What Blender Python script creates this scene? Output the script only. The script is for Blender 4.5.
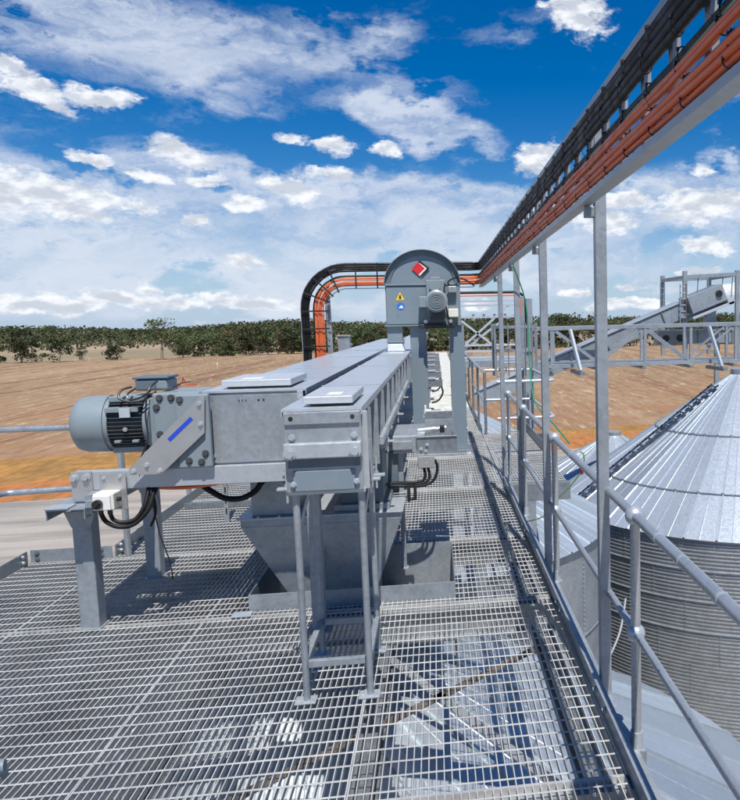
import bpy, bmesh, math, random
from mathutils import Vector, Matrix
R = math.radians
rnd = random.Random(7)
for o in list(bpy.data.objects): bpy.data.objects.remove(o)
scn = bpy.context.scene
col = scn.collection

# ------------------------------------------------------------------ camera
YAW, PIT, ROL, CAM_H = 0.13863, 0.104885, -0.020723, 1.8
fw = Vector((math.sin(YAW)*math.cos(PIT), math.cos(YAW)*math.cos(PIT), -math.sin(PIT)))
rt0 = Vector((math.cos(YAW), -math.sin(YAW), 0)); up0 = rt0.cross(fw)
rt = math.cos(ROL)*rt0 + math.sin(ROL)*up0
up = -math.sin(ROL)*rt0 + math.cos(ROL)*up0
cam_d = bpy.data.cameras.new("camera"); cam = bpy.data.objects.new("camera", cam_d); col.objects.link(cam)
cam.matrix_world = Matrix(((rt.x, up.x, -fw.x, 0), (rt.y, up.y, -fw.y, 0), (rt.z, up.z, -fw.z, CAM_H), (0, 0, 0, 1)))
cam_d.sensor_fit = 'HORIZONTAL'; cam_d.sensor_width = 36; cam_d.lens = 760/740*36
cam_d.shift_x = -(542.96-370)/740; cam_d.shift_y = (401.34-400)/740
cam_d.clip_start = 0.05; cam_d.clip_end = 20000
scn.camera = cam

# ------------------------------------------------------------------ light
SUNV = Vector((0.07, -0.50, 1.0)).normalized()
sun_d = bpy.data.lights.new("sun", 'SUN'); sun_d.energy = 5.0; sun_d.angle = R(0.5); sun_d.color = (1, .965, .91)
sun = bpy.data.objects.new("sun", sun_d); col.objects.link(sun)
sun.rotation_euler = SUNV.to_track_quat('Z', 'Y').to_euler()
scn.view_settings.view_transform = 'Standard'; scn.view_settings.look = 'None'
scn.view_settings.exposure = 0.32; scn.view_settings.gamma = 1

# ------------------------------------------------------------------ node helpers
class NT:
    def __init__(s, nt): s.nt = nt; s.n = nt.nodes; s.l = nt.links
    def node(s, t, **k):
        n = s.n.new(t)
        for a, b in k.items(): setattr(n, a, b)
        return n
    def put(s, sock, v):
        if isinstance(v, bpy.types.NodeSocket): s.l.new(v, sock)
        elif v is not None:
            if hasattr(sock.default_value, '__len__') and len(sock.default_value) == 4 and len(v) == 3: v = (*v, 1)
            sock.default_value = v
    def m(s, op, a, b=None, c=None, clamp=False):
        n = s.node('ShaderNodeMath', operation=op, use_clamp=clamp)
        s.put(n.inputs[0], a)
        if b is not None: s.put(n.inputs[1], b)
        if c is not None: s.put(n.inputs[2], c)
        return n.outputs[0]
    def noise(s, vec, scale, detail=4, rough=.5, dist=0, out=0):
        n = s.node('ShaderNodeTexNoise'); s.put(n.inputs['Vector'], vec)
        n.inputs['Scale'].default_value = scale; n.inputs['Detail'].default_value = detail
        n.inputs['Roughness'].default_value = rough; n.inputs['Distortion'].default_value = dist
        return n.outputs[out]
    def vor(s, vec, scale, out='Color', feature='F1'):
        n = s.node('ShaderNodeTexVoronoi', feature=feature); s.put(n.inputs['Vector'], vec); n.inputs['Scale'].default_value = scale
        return n.outputs[out]
    def rng(s, v, a, b, c=0, d=1, smooth=True):
        n = s.node('ShaderNodeMapRange', interpolation_type='SMOOTHSTEP' if smooth else 'LINEAR')
        s.put(n.inputs[0], v)
        for i, x in enumerate((a, b, c, d)): n.inputs[i+1].default_value = x
        return n.outputs[0]
    def mix(s, f, a, b, mode='MIX'):
        n = s.node('ShaderNodeMix', data_type='RGBA', blend_type=mode)
        s.put(n.inputs[0], f); s.put(n.inputs[6], a); s.put(n.inputs[7], b)
        return n.outputs[2]
    def mapv(s, vec, loc=(0, 0, 0), rot=(0, 0, 0), scale=(1, 1, 1)):
        n = s.node('ShaderNodeMapping'); s.put(n.inputs[0], vec)
        n.inputs[1].default_value = loc; n.inputs[2].default_value = rot; n.inputs[3].default_value = scale
        return n.outputs[0]

# ------------------------------------------------------------------ world: Nishita sky with cloud layers
world = bpy.data.worlds.new("World"); scn.world = world; world.use_nodes = True
w = NT(world.node_tree); w.n.clear()
sky = w.node('ShaderNodeTexSky', sky_type='NISHITA'); sky.sun_disc = False
sky.sun_elevation = math.asin(SUNV.z); sky.sun_rotation = math.atan2(SUNV.x, SUNV.y)
sky.air_density = 1.0; sky.dust_density = .6; sky.ozone_density = 1.6; sky.altitude = 300
tc = w.node('ShaderNodeTexCoord').outputs['Generated']
sp = w.node('ShaderNodeSeparateXYZ'); w.put(sp.inputs[0], tc); dx, dy, dz = sp.outputs
az = w.m('MULTIPLY', w.m('ARCTAN2', dx, dy), 57.29578)
el = w.m('MULTIPLY', w.m('ARCSINE', dz), 57.29578)
cb = w.node('ShaderNodeCombineXYZ'); w.put(cb.inputs[0], az); w.put(cb.inputs[1], el); AE = cb.outputs[0]
def px2ae(x, y):
    d = fw + ((x-542.96)*rt - (y-401.34)*up)/760; d.normalize()
    return math.degrees(math.atan2(d.x, d.y)), math.degrees(math.asin(d.z))
n1 = w.noise(w.mapv(AE, scale=(.30, .55, 1)), 1, 9, .60, 0, 1)
n0 = w.noise(w.mapv(AE, scale=(.07, .12, 1)), 1, 4, .5, 0, 1)
wn0 = w.node('ShaderNodeVectorMath', operation='SUBTRACT'); w.put(wn0.inputs[0], n0); wn0.inputs[1].default_value = (.5, .5, .5)
wn = w.node('ShaderNodeVectorMath', operation='SUBTRACT'); w.put(wn.inputs[0], n1); wn.inputs[1].default_value = (.5, .5, .5)
def warped(k):
    sc = w.node('ShaderNodeVectorMath', operation='SCALE'); w.put(sc.inputs[0], wn.outputs[0]); sc.inputs['Scale'].default_value = k
    ad = w.node('ShaderNodeVectorMath', operation='ADD'); w.put(ad.inputs[0], AE); w.put(ad.inputs[1], sc.outputs[0])
    return ad.outputs[0]
W4 = warped(1.9)
sc0 = w.node('ShaderNodeVectorMath', operation='SCALE'); w.put(sc0.inputs[0], wn0.outputs[0]); sc0.inputs['Scale'].default_value = 4.5
ad0 = w.node('ShaderNodeVectorMath', operation='ADD'); w.put(ad0.inputs[0], warped(2.0)); w.put(ad0.inputs[1], sc0.outputs[0]); W2 = ad0.outputs[0]
def blob(vec, x, y, rx, ry, rot=0, amp=1):
    a, e = px2ae(x, y); k = 13.0
    mp = w.node('ShaderNodeMapping', vector_type='TEXTURE'); w.put(mp.inputs[0], vec)
    mp.inputs[1].default_value = (a, e, 0); mp.inputs[2].default_value = (0, 0, R(rot)); mp.inputs[3].default_value = (rx/k, ry/k, 1)
    ln = w.node('ShaderNodeVectorMath', operation='LENGTH'); w.put(ln.inputs[0], mp.outputs[0])
    v = w.m('SUBTRACT', 1, ln.outputs['Value'], clamp=True)
    return w.m('MULTIPLY', v, amp)
def acc(lst):
    t = lst[0]
    for v in lst[1:]: t = w.m('MAXIMUM', t, v)
    return t
CUM = [(38,93,46,16,-20),(98,98,42,13,0),(182,154,40,15,-12),(45,196,85,26,-6),(100,203,60,12,-4),(78,157,16,9,-20),(98,163,14,8,0),
       (288,190,42,15,-15),(330,175,28,9,0),(292,139,20,10,0),(334,147,26,10,0),(335,173,22,10,0),(150,178,30,8,0),(205,180,34,9,0),(15,72,30,12,-25),
       (578,14,46,28,-20),(560,10,26,15,0),(540,156,38,22,20),(247,262,24,11,-10),(197,217,20,7,0),(388,150,26,11,0),
       (620,200,44,11,0),(605,222,44,19,0),(707,245,42,14,-5),(700,205,70,28,0),(702,172,14,10,0),(700,270,30,8,0),(632,288,28,6,0),(610,305,36,7,0),
       (30,304,44,11,0),(75,308,40,9,0),(120,300,34,9,0),(165,301,44,10,0),(215,300,44,10,0),(262,303,40,9,0),(148,288,14,7,0),(575,295,24,6,0),(640,305,40,8,0),(480,305,30,6,0),(500,260,20,6,0),
       (370,280,30,6,0),(735,287,22,7,0),(5,190,40,20,0),(245,205,26,8,0)]
cum = acc([blob(W4, *c) for c in CUM])
cn = w.noise(w.mapv(W4, scale=(.62, 1.25, 1)), 1, 9, .66)
cumd = w.m('MULTIPLY', w.rng(w.m('ADD', w.m('MINIMUM', w.m('MULTIPLY', cum, 1.15), .8), w.m('MULTIPLY', w.m('SUBTRACT', cn, .5), 2.0)), .18, .74), w.rng(cum, .0, .30))
VEIL = [(110,22,330,62,-5,1),(270,46,220,40,-14,.85),(362,58,70,26,15,1),(120,240,760,85,0,2.2),(60,268,620,60,0,2),(420,235,240,46,-3,1.8),(60,195,160,40,0,1.2),(420,126,95,32,-14,1.7),(470,150,50,16,-5,1.0),
        (690,205,190,60,8,1.2),(470,195,110,36,-20,.5),(100,300,620,34,0,1.2),(560,15,70,20,0,.5),(510,30,60,14,10,.5),(640,262,150,45,0,.8),(930,60,260,110,0,.8),(-260,120,260,140,0,.9)]
veil = acc([blob(W2, *c) for c in VEIL])
fine = w.noise(w.mapv(W4, rot=(0, 0, R(10)), scale=(.07, .26, 1)), 1, 9, .62, .5)
veild = w.rng(w.m('ADD', w.m('MINIMUM', w.m('MULTIPLY', veil, 1.25), .80), w.m('MULTIPLY', w.m('SUBTRACT', fine, .5), 1.9)), .16, .98)
# clouds elsewhere in the sky, outside the picture, of the same kind
gen = w.noise(w.mapv(AE, scale=(.045, .09, 1)), 1, 7, .6, .3)
off = w.rng(w.m('ABSOLUTE', w.m('ADD', az, 3)), 40, 60)
offv = w.m('MAXIMUM', off, w.rng(el, 32, 42))
gend = w.m('MULTIPLY', w.m('MULTIPLY', w.rng(gen, .56, .70), offv), .8)
veild = w.m('MAXIMUM', veild, gend)
# shading of cumulus: brighter tops, greyer undersides from noise offset
def puff(o): return w.noise(w.mapv(AE, loc=(0, o, 0), scale=(.42, .8, 1)), 1, 7, .55)
emb = w.m('SUBTRACT', puff(0), puff(.42))
lit = w.rng(w.m('ADD', emb, w.m('MULTIPLY', w.m('SUBTRACT', .55, cum), .22)), -.14, .12)
cumcol = w.mix(lit, (.50, .54, .61), (.80, .82, .85))
veilcol = w.mix(w.rng(fine, .3, .7), (.43, .505, .64), (.60, .65, .735))
skc = w.node('ShaderNodeHueSaturation'); skc.inputs['Saturation'].default_value = 1.62; skc.inputs['Value'].default_value = 1.0
w.put(skc.inputs['Color'], sky.outputs[0])
SKS = .070
skm = w.mix(1.0, skc.outputs[0], (SKS*.88, SKS*.97, SKS*1.16), 'MULTIPLY')
skm = w.mix(w.rng(el, -1, 11, .75, 0), skm, (.38, .51, .70))
c1 = w.mix(w.m('MULTIPLY', veild, .85), skm, veilcol)
c2 = w.mix(w.m('MULTIPLY', cumd, .95), c1, cumcol)
gm = w.mix(w.rng(el, -1.5, -.2), (.30, .22, .16), c2)
bg = w.node('ShaderNodeBackground'); w.put(bg.inputs[0], gm); bg.inputs[1].default_value = 1.0
wo = w.node('ShaderNodeOutputWorld'); w.l.new(bg.outputs[0], wo.inputs[0])

# ------------------------------------------------------------------ materials
MATS = {}
def newmat(name):
    m = bpy.data.materials.new(name); m.use_nodes = True; t = NT(m.node_tree); b = t.n['Principled BSDF']; MATS[name] = m
    return m, t, b, t.node('ShaderNodeTexCoord').outputs['Object'], t.node('ShaderNodeNewGeometry').outputs['Position']
def bump(t, b, h, st, dist=.01):
    n = t.node('ShaderNodeBump'); n.inputs['Strength'].default_value = st; n.inputs['Distance'].default_value = dist
    t.put(n.inputs['Height'], h); t.l.new(n.outputs[0], b.inputs['Normal'])
def galv(name, c=(.40, .44, .47), rough=.42, metal=.75, spangle=45, wear=.5, dull=(.25, .28, .31), vary=False):
    m, t, b, oc, pc = newmat(name)
    sp_ = t.vor(pc, spangle); bw = t.node('ShaderNodeRGBToBW'); t.put(bw.inputs[0], sp_)
    big = t.noise(pc, 2.3, 6, .65); mid = t.noise(pc, 14, 4, .6)
    f = t.m('ADD', t.m('MULTIPLY', t.rng(big, .35, .68), .6*wear), t.m('MULTIPLY', t.rng(mid, .45, .75), .45*wear), clamp=True)
    cc = t.mix(f, c, dull)
    cc = t.mix(t.m('MULTIPLY', bw.outputs[0], .12), cc, (.75, .8, .85))
    # vertical run marks and dusty blotches
    st = t.noise(t.mapv(pc, scale=(18, 18, 1.2)), 1, 4, .6)
    cc = t.mix(t.rng(st, .60, .78, 0, .35*wear), cc, (.16, .17, .17))
    du = t.noise(pc, 5.3, 5, .7)
    cc = t.mix(t.rng(du, .56, .74, 0, .45*wear), cc, (.44, .40, .34))
    if vary:
        hv = t.node('ShaderNodeHueSaturation'); t.put(hv.inputs['Color'], cc); t.put(hv.inputs['Value'], t.rng(t.node('ShaderNodeObjectInfo').outputs['Random'], 0, 1, .78, 1.18, False)); cc = hv.outputs[0]
    t.put(b.inputs['Base Color'], cc); b.inputs['Metallic'].default_value = metal
    t.put(b.inputs['Roughness'], t.m('ADD', rough-.06, t.m('MULTIPLY', bw.outputs[0], .14)))
    bump(t, b, t.noise(pc, 90, 3, .6), .10, .004)
    return m
GALV = galv('galvanised_steel', (.30, .33, .355), .38, .36, 45, .8, (.165, .19, .21))
RAIL = galv('galvanised_tube', (.42, .45, .47), .27, .6, 60, .6, (.28, .30, .32))
COVER = galv('sky_sheen_galvanised', (.50, .545, .58), .33, .45, 30, .5, (.36, .40, .44))  # same steel as GALV, paler and bluer to paint in sky reflection on tops
GALVB = galv('bright_galvanised', (.44, .475, .50), .36, .42, 60, .5, (.28, .31, .34))
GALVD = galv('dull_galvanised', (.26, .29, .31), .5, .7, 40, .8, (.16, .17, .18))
GRATE = galv('grating_steel', (.45, .45, .435), .5, .1, 80, 1.0, (.24, .235, .225))
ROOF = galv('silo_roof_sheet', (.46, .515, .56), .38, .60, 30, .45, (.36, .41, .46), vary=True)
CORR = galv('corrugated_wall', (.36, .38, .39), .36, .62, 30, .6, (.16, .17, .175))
LIDM = galv('lid_galvanised', (.50, .53, .56), .42, .35, 50, .3)
STAIN = galv('brushed_aluminium', (.55, .54, .52), .38, .8, 200, .3)
def paint(name, c, rough=.45, metal=0, dirt=.25, spec=.5):
    m, t, b, oc, pc = newmat(name)
    f = t.rng(t.noise(pc, 4, 6, .65), .45, .72, 0, dirt)
    cc = t.mix(f, c, (.30, .27, .23)); cc = t.mix(t.rng(t.noise(pc, 40, 3, .6), .5, .8, 0, .25), cc, tuple(x*.7 for x in c))
    t.put(b.inputs['Base Color'], cc); b.inputs['Specular IOR Level'].default_value = spec; b.inputs['Metallic'].default_value = metal
    t.put(b.inputs['Roughness'], t.rng(t.noise(pc, 9, 4, .6), .3, .7, rough-.08, rough+.12))
    bump(t, b, t.noise(pc, 120, 2, .5), .05, .002)
    return m
NAVY = paint('dark_navy_metal', (.035, .05, .08), .5, .3, .2)
PBLUE = paint('grey_blue_paint', (.165, .215, .25), .42)
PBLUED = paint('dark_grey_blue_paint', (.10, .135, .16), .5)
MOTOR = paint('motor_grey_paint', (.20, .245, .27), .38)
FIND = paint('dark_fin_casting', (.045, .05, .055), .55)
BLK = paint('black_cable_sheath', (.008, .008, .009), .5, 0, .03, .25)
BLKP = paint('black_plastic', (.015, .015, .016), .35, 0, .1)
ORG = paint('orange_cable_sheath', (.72, .15, .035), .42, 0, .1)
ORGD = paint('deep_orange_cable_sheath', (.62, .12, .035), .42, 0, .15)
GYC = paint('green_yellow_cable', (.16, .30, .12), .4, 0, .1)
GRNW = paint('green_wire_sheath', (.02, .22, .10), .4, 0, 0)
LGW = paint('pale_green_wire_sheath', (.30, .60, .22), .4, 0, 0)
REDP = paint('red_plastic', (.55, .03, .02), .4, 0, 0)
WHT = paint('white_plastic', (.72, .72, .68), .4, 0, .15)
CREAM = paint('cream_plastic', (.66, .66, .58), .45, 0, .2)
BLUEM = paint('blue_marker', (.015, .06, .50), .5, 0, 0)
YEL = paint('yellow_sticker', (.75, .50, .02), .5, 0, .1)
BLUS = paint('blue_sticker', (.02, .14, .55), .5, 0, .05)
REDS = paint('red_sticker', (.60, .012, .018), .45, 0, .05)
PALEP = paint('floor_glare_pale', (.58, .58, .52), .5, 0, .8)  # pale colour carries the glare of the far walkway floor
RUST = paint('rusty_steel', (.075, .065, .058), .7, 0, .4)

def mat_field():
    m, t, b, oc, pc = newmat('ploughed_field')
    pw = t.mapv(pc, rot=(0, 0, R(2)))
    big = t.noise(t.mapv(pc, scale=(1, .35, 1)), .02, 5, .6)
    lines = t.noise(t.mapv(pw, scale=(.16, .006, 1)), 1, 5, .75)
    rows = t.noise(t.mapv(pw, scale=(1.1, .05, 1)), 1, 4, .7)
    spk = t.noise(t.mapv(pc, scale=(1, .16, 1)), .9, 7, .8)
    clod = t.noise(t.mapv(pc, scale=(1, .2, 1)), .22, 6, .75)
    c = t.mix(t.rng(big, .3, .7), (.25, .168, .10), (.325, .228, .142))
    c = t.mix(t.rng(lines, .50, .60, 0, .9), c, (.165, .095, .058))
    c = t.mix(t.rng(lines, .30, .45, .35, 0), c, (.44, .33, .23))
    c = t.mix(t.rng(rows, .48, .68, 0, .55), c, (.21, .125, .078))
    c = t.mix(t.rng(clod, .52, .66, 0, .5), c, (.20, .125, .08))
    c = t.mix(t.rng(spk, .53, .66, 0, .85), c, (.52, .405, .28))
    c = t.mix(t.rng(spk, .34, .47, .8, 0), c, (.13, .08, .05))
    sepn = t.node('ShaderNodeSeparateXYZ'); t.put(sepn.inputs[0], pc)
    # nearer ground is redder soil with less straw
    red = t.m('ADD', t.rng(sepn.outputs[1], 95, 190, .55, 0), 0)
    c = t.mix(t.m('MULTIPLY', red, t.rng(t.noise(pc, .12, 4, .6), .35, .6)), c, (.27, .135, .068))
    t.put(b.inputs['Base Color'], c); b.inputs['Roughness'].default_value = .95; b.inputs['Specular IOR Level'].default_value = .1
    h = t.m('ADD', rows, t.m('MULTIPLY', spk, .8)); bump(t, b, h, .6, .35)
    return m
def mat_strip():
    m, t, b, oc, pc = newmat('dry_grass_over_red_soil')
    n = t.noise(t.mapv(pc, rot=(0, 0, R(-8)), scale=(.5, 1, 1)), .35, 7, .75); n2 = t.noise(t.mapv(pc, scale=(1, .25, 1)), 1.3, 6, .75); n3 = t.noise(t.mapv(pc, scale=(.05, .25, 1)), 1, 4, .6)
    c = t.mix(t.rng(n, .35, .65), (.44, .225, .07), (.26, .15, .058))
    sx = t.node('ShaderNodeSeparateXYZ'); t.put(sx.inputs[0], pc)
    dd = t.m('SUBTRACT', sx.outputs[1], t.m('MULTIPLY', sx.outputs[0], .24))
    soil = t.m('ADD', t.rng(dd, 71, 86, .62, -.15), t.m('MULTIPLY', t.m('SUBTRACT', n3, .5), 1.6))
    c = t.mix(t.rng(soil, .0, .4, 0, .95), c, (.42, .16, .06))
    c = t.mix(t.rng(t.noise(t.mapv(pc, scale=(1, .3, 1)), .8, 6, .8), .5, .62, 0, .65), c, (.20, .12, .06))
    c = t.mix(t.rng(n2, .35, .6, .6, 0), c, (.17, .10, .03))
    t.put(b.inputs['Base Color'], c); b.inputs['Roughness'].default_value = .95; b.inputs['Specular IOR Level'].default_value = .1
    bump(t, b, n2, .6, .3); return m
def mat_gravel():
    m, t, b, oc, pc = newmat('gravel')
    n = t.noise(t.mapv(pc, rot=(0, 0, R(-12)), scale=(.07, .6, 1)), 1, 5, .6); s = t.noise(pc, 6, 6, .8); q = t.noise(pc, .25, 5, .6)
    c = t.mix(t.rng(n, .35, .65), (.20, .185, .165), (.34, .31, .27))
    c = t.mix(t.rng(q, .5, .7, 0, .6), c, (.30, .24, .19))
    c = t.mix(t.rng(s, .52, .75, 0, .5), c, (.55, .52, .48)); c = t.mix(t.rng(s, .28, .45, .5, 0), c, (.12, .105, .09))
    t.put(b.inputs['Base Color'], c); b.inputs['Roughness'].default_value = .95; bump(t, b, s, .5, .08); return m
def mat_soil():
    m, t, b, oc, pc = newmat('paddock_soil')
    n = t.noise(t.mapv(pc, scale=(1, .3, 1)), .006, 5, .6)
    c = t.mix(t.rng(n, .4, .6), (.36, .26, .18), (.20, .16, .09))
    t.put(b.inputs['Base Color'], c); b.inputs['Roughness'].default_value = .95; return m
FIELD, STRIP, GRAVEL, SOIL = mat_field(), mat_strip(), mat_gravel(), mat_soil()
def mat_leaf(name, a, bb):
    m, t, b, oc, pc = newmat(name)
    oi = t.node('ShaderNodeObjectInfo').outputs['Random']
    n = t.noise(pc, .55, 5, .7)
    c = t.mix(t.rng(n, .35, .65), a, bb)
    hs = t.node('ShaderNodeHueSaturation'); t.put(hs.inputs['Color'], c); t.put(hs.inputs['Value'], t.rng(oi, 0, 1, .55, 1.5, False)); t.put(hs.inputs['Hue'], t.rng(oi, 0, 1, .475, .515, False))
    t.put(b.inputs['Base Color'], hs.outputs[0]); b.inputs['Roughness'].default_value = .7
    b.inputs['Specular IOR Level'].default_value = .25
    return m
LEAF = mat_leaf('gum_leaves', (.042, .062, .022), (.085, .105, .045))
LEAFR = mat_leaf('bronze_leaves', (.085, .070, .035), (.12, .105, .05))
BARK = paint('gum_bark', (.22, .17, .13), .9, 0, .3)

# ------------------------------------------------------------------ geometry helpers
class MB:
    def __init__(s): s.v = []; s.f = []; s.sm = []
    def add(s, vs, fs, smooth=False):
        n = len(s.v); s.v += [tuple(v) for v in vs]; s.f += [tuple(i+n for i in f) for f in fs]; s.sm += [smooth]*len(fs); return s
    def box(s, x0, x1, y0, y1, z0, z1):
        return s.add([(x0,y0,z0),(x1,y0,z0),(x1,y1,z0),(x0,y1,z0),(x0,y0,z1),(x1,y0,z1),(x1,y1,z1),(x0,y1,z1)],
                     [(0,3,2,1),(4,5,6,7),(0,1,5,4),(1,2,6,5),(2,3,7,6),(3,0,4,7)])
    def hexa(s, p):  # 8 points bottom 4, top 4
        return s.add(p, [(0,3,2,1),(4,5,6,7),(0,1,5,4),(1,2,6,5),(2,3,7,6),(3,0,4,7)])
    def bar(s, a, b, wd, ht, upv=(0, 0, 1)):
        a = Vector(a); b = Vector(b); d = (b-a).normalized(); u = Vector(upv)
        if abs(d.dot(u)) > .98: u = Vector((0, 1, 0))
        x = d.cross(u).normalized(); z = x.cross(d).normalized()
        x *= wd/2; z *= ht/2
        return s.hexa([a-x-z, a+x-z, b+x-z, b-x-z, a-x+z, a+x+z, b+x+z, b-x+z])
    def tube(s, pts, r, n=10, caps=True):
        pts = [Vector(p) for p in pts]; rings = []; k = len(pts)
        rr = r if hasattr(r, '__len__') else [r]*k
        t0 = (pts[1]-pts[0]).normalized(); u = t0.orthogonal().normalized()
        vs = []
        for i, p in enumerate(pts):
            t = ((pts[min(i+1, k-1)]-p).normalized() + (p-pts[max(i-1, 0)]).normalized())
            t = t.normalized() if t.length > 1e-9 else t0
            u = (u - t*u.dot(t)).normalized(); v = t.cross(u)
            for j in range(n):
                a = 2*math.pi*j/n; vs.append(p+rr[i]*(math.cos(a)*u+math.sin(a)*v))
        fs = [(i*n+j, i*n+(j+1) % n, (i+1)*n+(j+1) % n, (i+1)*n+j) for i in range(k-1) for j in range(n)]
        s.add(vs, fs, True)
        if caps: s.add(vs[:n], [tuple(range(n))[::-1]]); s.add(vs[-n:], [tuple(range(n))])
        return s
    def cyl(s, a, b, r, n=16): return s.tube([a, b], r, n)
    def prism(s, poly, axis, a, b):
        """poly in the plane across axis ('x': (y,z), 'y': (x,z), 'z': (x,y)), from a to b"""
        f = {'x': lambda p, t: (t, p[0], p[1]), 'y': lambda p, t: (p[0], t, p[1]), 'z': lambda p, t: (p[0], p[1], t)}[axis]
        n = len(poly); vs = [f(p, a) for p in poly]+[f(p, b) for p in poly]
        return s.add(vs, [tuple(range(n))[::-1], tuple(range(n, 2*n))]+[(i, (i+1) % n, n+(i+1) % n, n+i) for i in range(n)])
    def sphere(s, c, r, n=12):
        vs = []; m_ = n//2
        for i in range(1, m_):
            for j in range(n):
                th = math.pi*i/m_; ph = 2*math.pi*j/n
                vs.append((c[0]+r*math.sin(th)*math.cos(ph), c[1]+r*math.sin(th)*math.sin(ph), c[2]+r*math.cos(th)))
        vs += [(c[0], c[1], c[2]+r), (c[0], c[1], c[2]-r)]
        fs = [(i*n+j, (i+1)*n+j, (i+1)*n+(j+1) % n, i*n+(j+1) % n) for i in range(m_-2) for j in range(n)]
        T = len(vs)-2; fs += [(T, j, (j+1) % n) for j in range(n)] + [(T+1, (m_-2)*n+(j+1) % n, (m_-2)*n+j) for j in range(n)]
        return s.add(vs, fs, True)
    def mesh(s, name, mat, org=(0, 0, 0)):
        me = bpy.data.meshes.new(name); o = Vector(org)
        me.from_pydata([tuple(Vector(v)-o) for v in s.v], [], s.f)
        me.polygons.foreach_set('use_smooth', s.sm)
        bm = bmesh.new(); bm.from_mesh(me); bmesh.ops.recalc_face_normals(bm, faces=bm.faces); bm.to_mesh(me); bm.free()
        if any(s.sm): me.set_sharp_from_angle(angle=R(40))
        me.materials.append(mat); me.update(); return me
    def build(s, name, mat, parent=None, bevel=0, kind=None, label=None, org=None):
        if org is None: org = wloc(parent) if parent else (0, 0, 0)
        o = bpy.data.objects.new(name, s.mesh(name, mat, org)); col.objects.link(o)
        if parent: o.parent = parent
        else: o.location = org
        if parent: o.location = Vector(org)-wloc(parent)
        if bevel:
            b = o.modifiers.new('bevel', 'BEVEL'); b.width = bevel; b.segments = 2; b.limit_method = 'ANGLE'; b.angle_limit = R(40)
        if kind: o['kind'] = kind
        if label: o['label'] = label
        return o
def wloc(o):
    v = Vector((0, 0, 0))
    while o: v += o.location; o = o.parent
    return v
def thing(name, loc, label, cat, group=None):
    o = bpy.data.objects.new(name, None); o.empty_display_size = .1; o.location = loc; col.objects.link(o)
    o['label'] = label; o['category'] = cat
    if group: o['group'] = group
    return o
def tag(o, label, cat, group=None, kind=None):
    o['label'] = label; o['category'] = cat
    if group: o['group'] = group
    if kind: o['kind'] = kind
    return o
def arc(c, r, a0, a1, n, f): return [f(c[0]+r*math.cos(R(a0+(a1-a0)*i/n)), c[1]+r*math.sin(R(a0+(a1-a0)*i/n))) for i in range(n+1)]
def bolts(parent, pts, axis, r=.011, h=.014, mat=None):
    d = {'x': Vector((1,0,0)), '-x': Vector((-1,0,0)), 'y': Vector((0,1,0)), '-y': Vector((0,-1,0)), 'z': Vector((0,0,1))}[axis]
    m0 = MB().cyl((0,0,0), d*h*.3, r*1.5, 12); m0.cyl(d*h*.3, d*h, r, 6); me = m0.mesh('bolt', mat or GALVB)
    for p in pts:
        o = bpy.data.objects.new('bolt', me); col.objects.link(o); o.parent = parent; o.location = Vector(p)-wloc(parent)
def smooth_path(pts, sub=6):
    P = [Vector(p) for p in pts]; out = []
    for i in range(len(P)-1):
        p0 = P[max(i-1, 0)]; p1 = P[i]; p2 = P[i+1]; p3 = P[min(i+2, len(P)-1)]
        for k in range(sub):
            t = k/sub
            out.append(.5*((2*p1)+(p2-p0)*t+(2*p0-5*p1+4*p2-p3)*t*t+(3*p1-p0-3*p2+p3)*t**3))
    out.append(P[-1]); return out

# ------------------------------------------------------------------ setting: ground
G = -11.0
def sheet(name, pts, z, mat):
    o = MB().add([(x, y, z) for x, y in pts], [tuple(range(len(pts)))]).build(name, mat); o['kind'] = 'structure'; return o
sheet('ground', [(-6000, -3000), (6000, -3000), (6000, 9000), (-6000, 9000)], G-.02, SOIL)
def edge(x, base, slope, amp, seed):
    return base+slope*x+amp*(math.sin(x*.21+seed)+.6*math.sin(x*.53+seed*2)+.4*math.sin(x*1.3+seed*3))
xs = [-400+i*2.0 for i in range(401)]
e_field = [(x, edge(x, 87.0, .085, .35, 1)) for x in xs]
e_grav = [(x, edge(x, 70.5, .27 if x < 15 else .235, .35, 4)) for x in xs]
far = [(400, 352), (120, 350), (-20, 372), (-90, 352), (-400, 352)]
sheet('field', e_field+[(400, 348), (170, 352), (-10, 385), (-70, 372), (-180, 352), (-400, 352)], G+.008, FIELD)
sheet('grass_strip', e_grav+e_field[::-1], G+.004, STRIP)
sheet('gravel_yard', [(-400, -200), (400, -200)]+e_grav[::-1], G+.000, GRAVEL)

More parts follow.
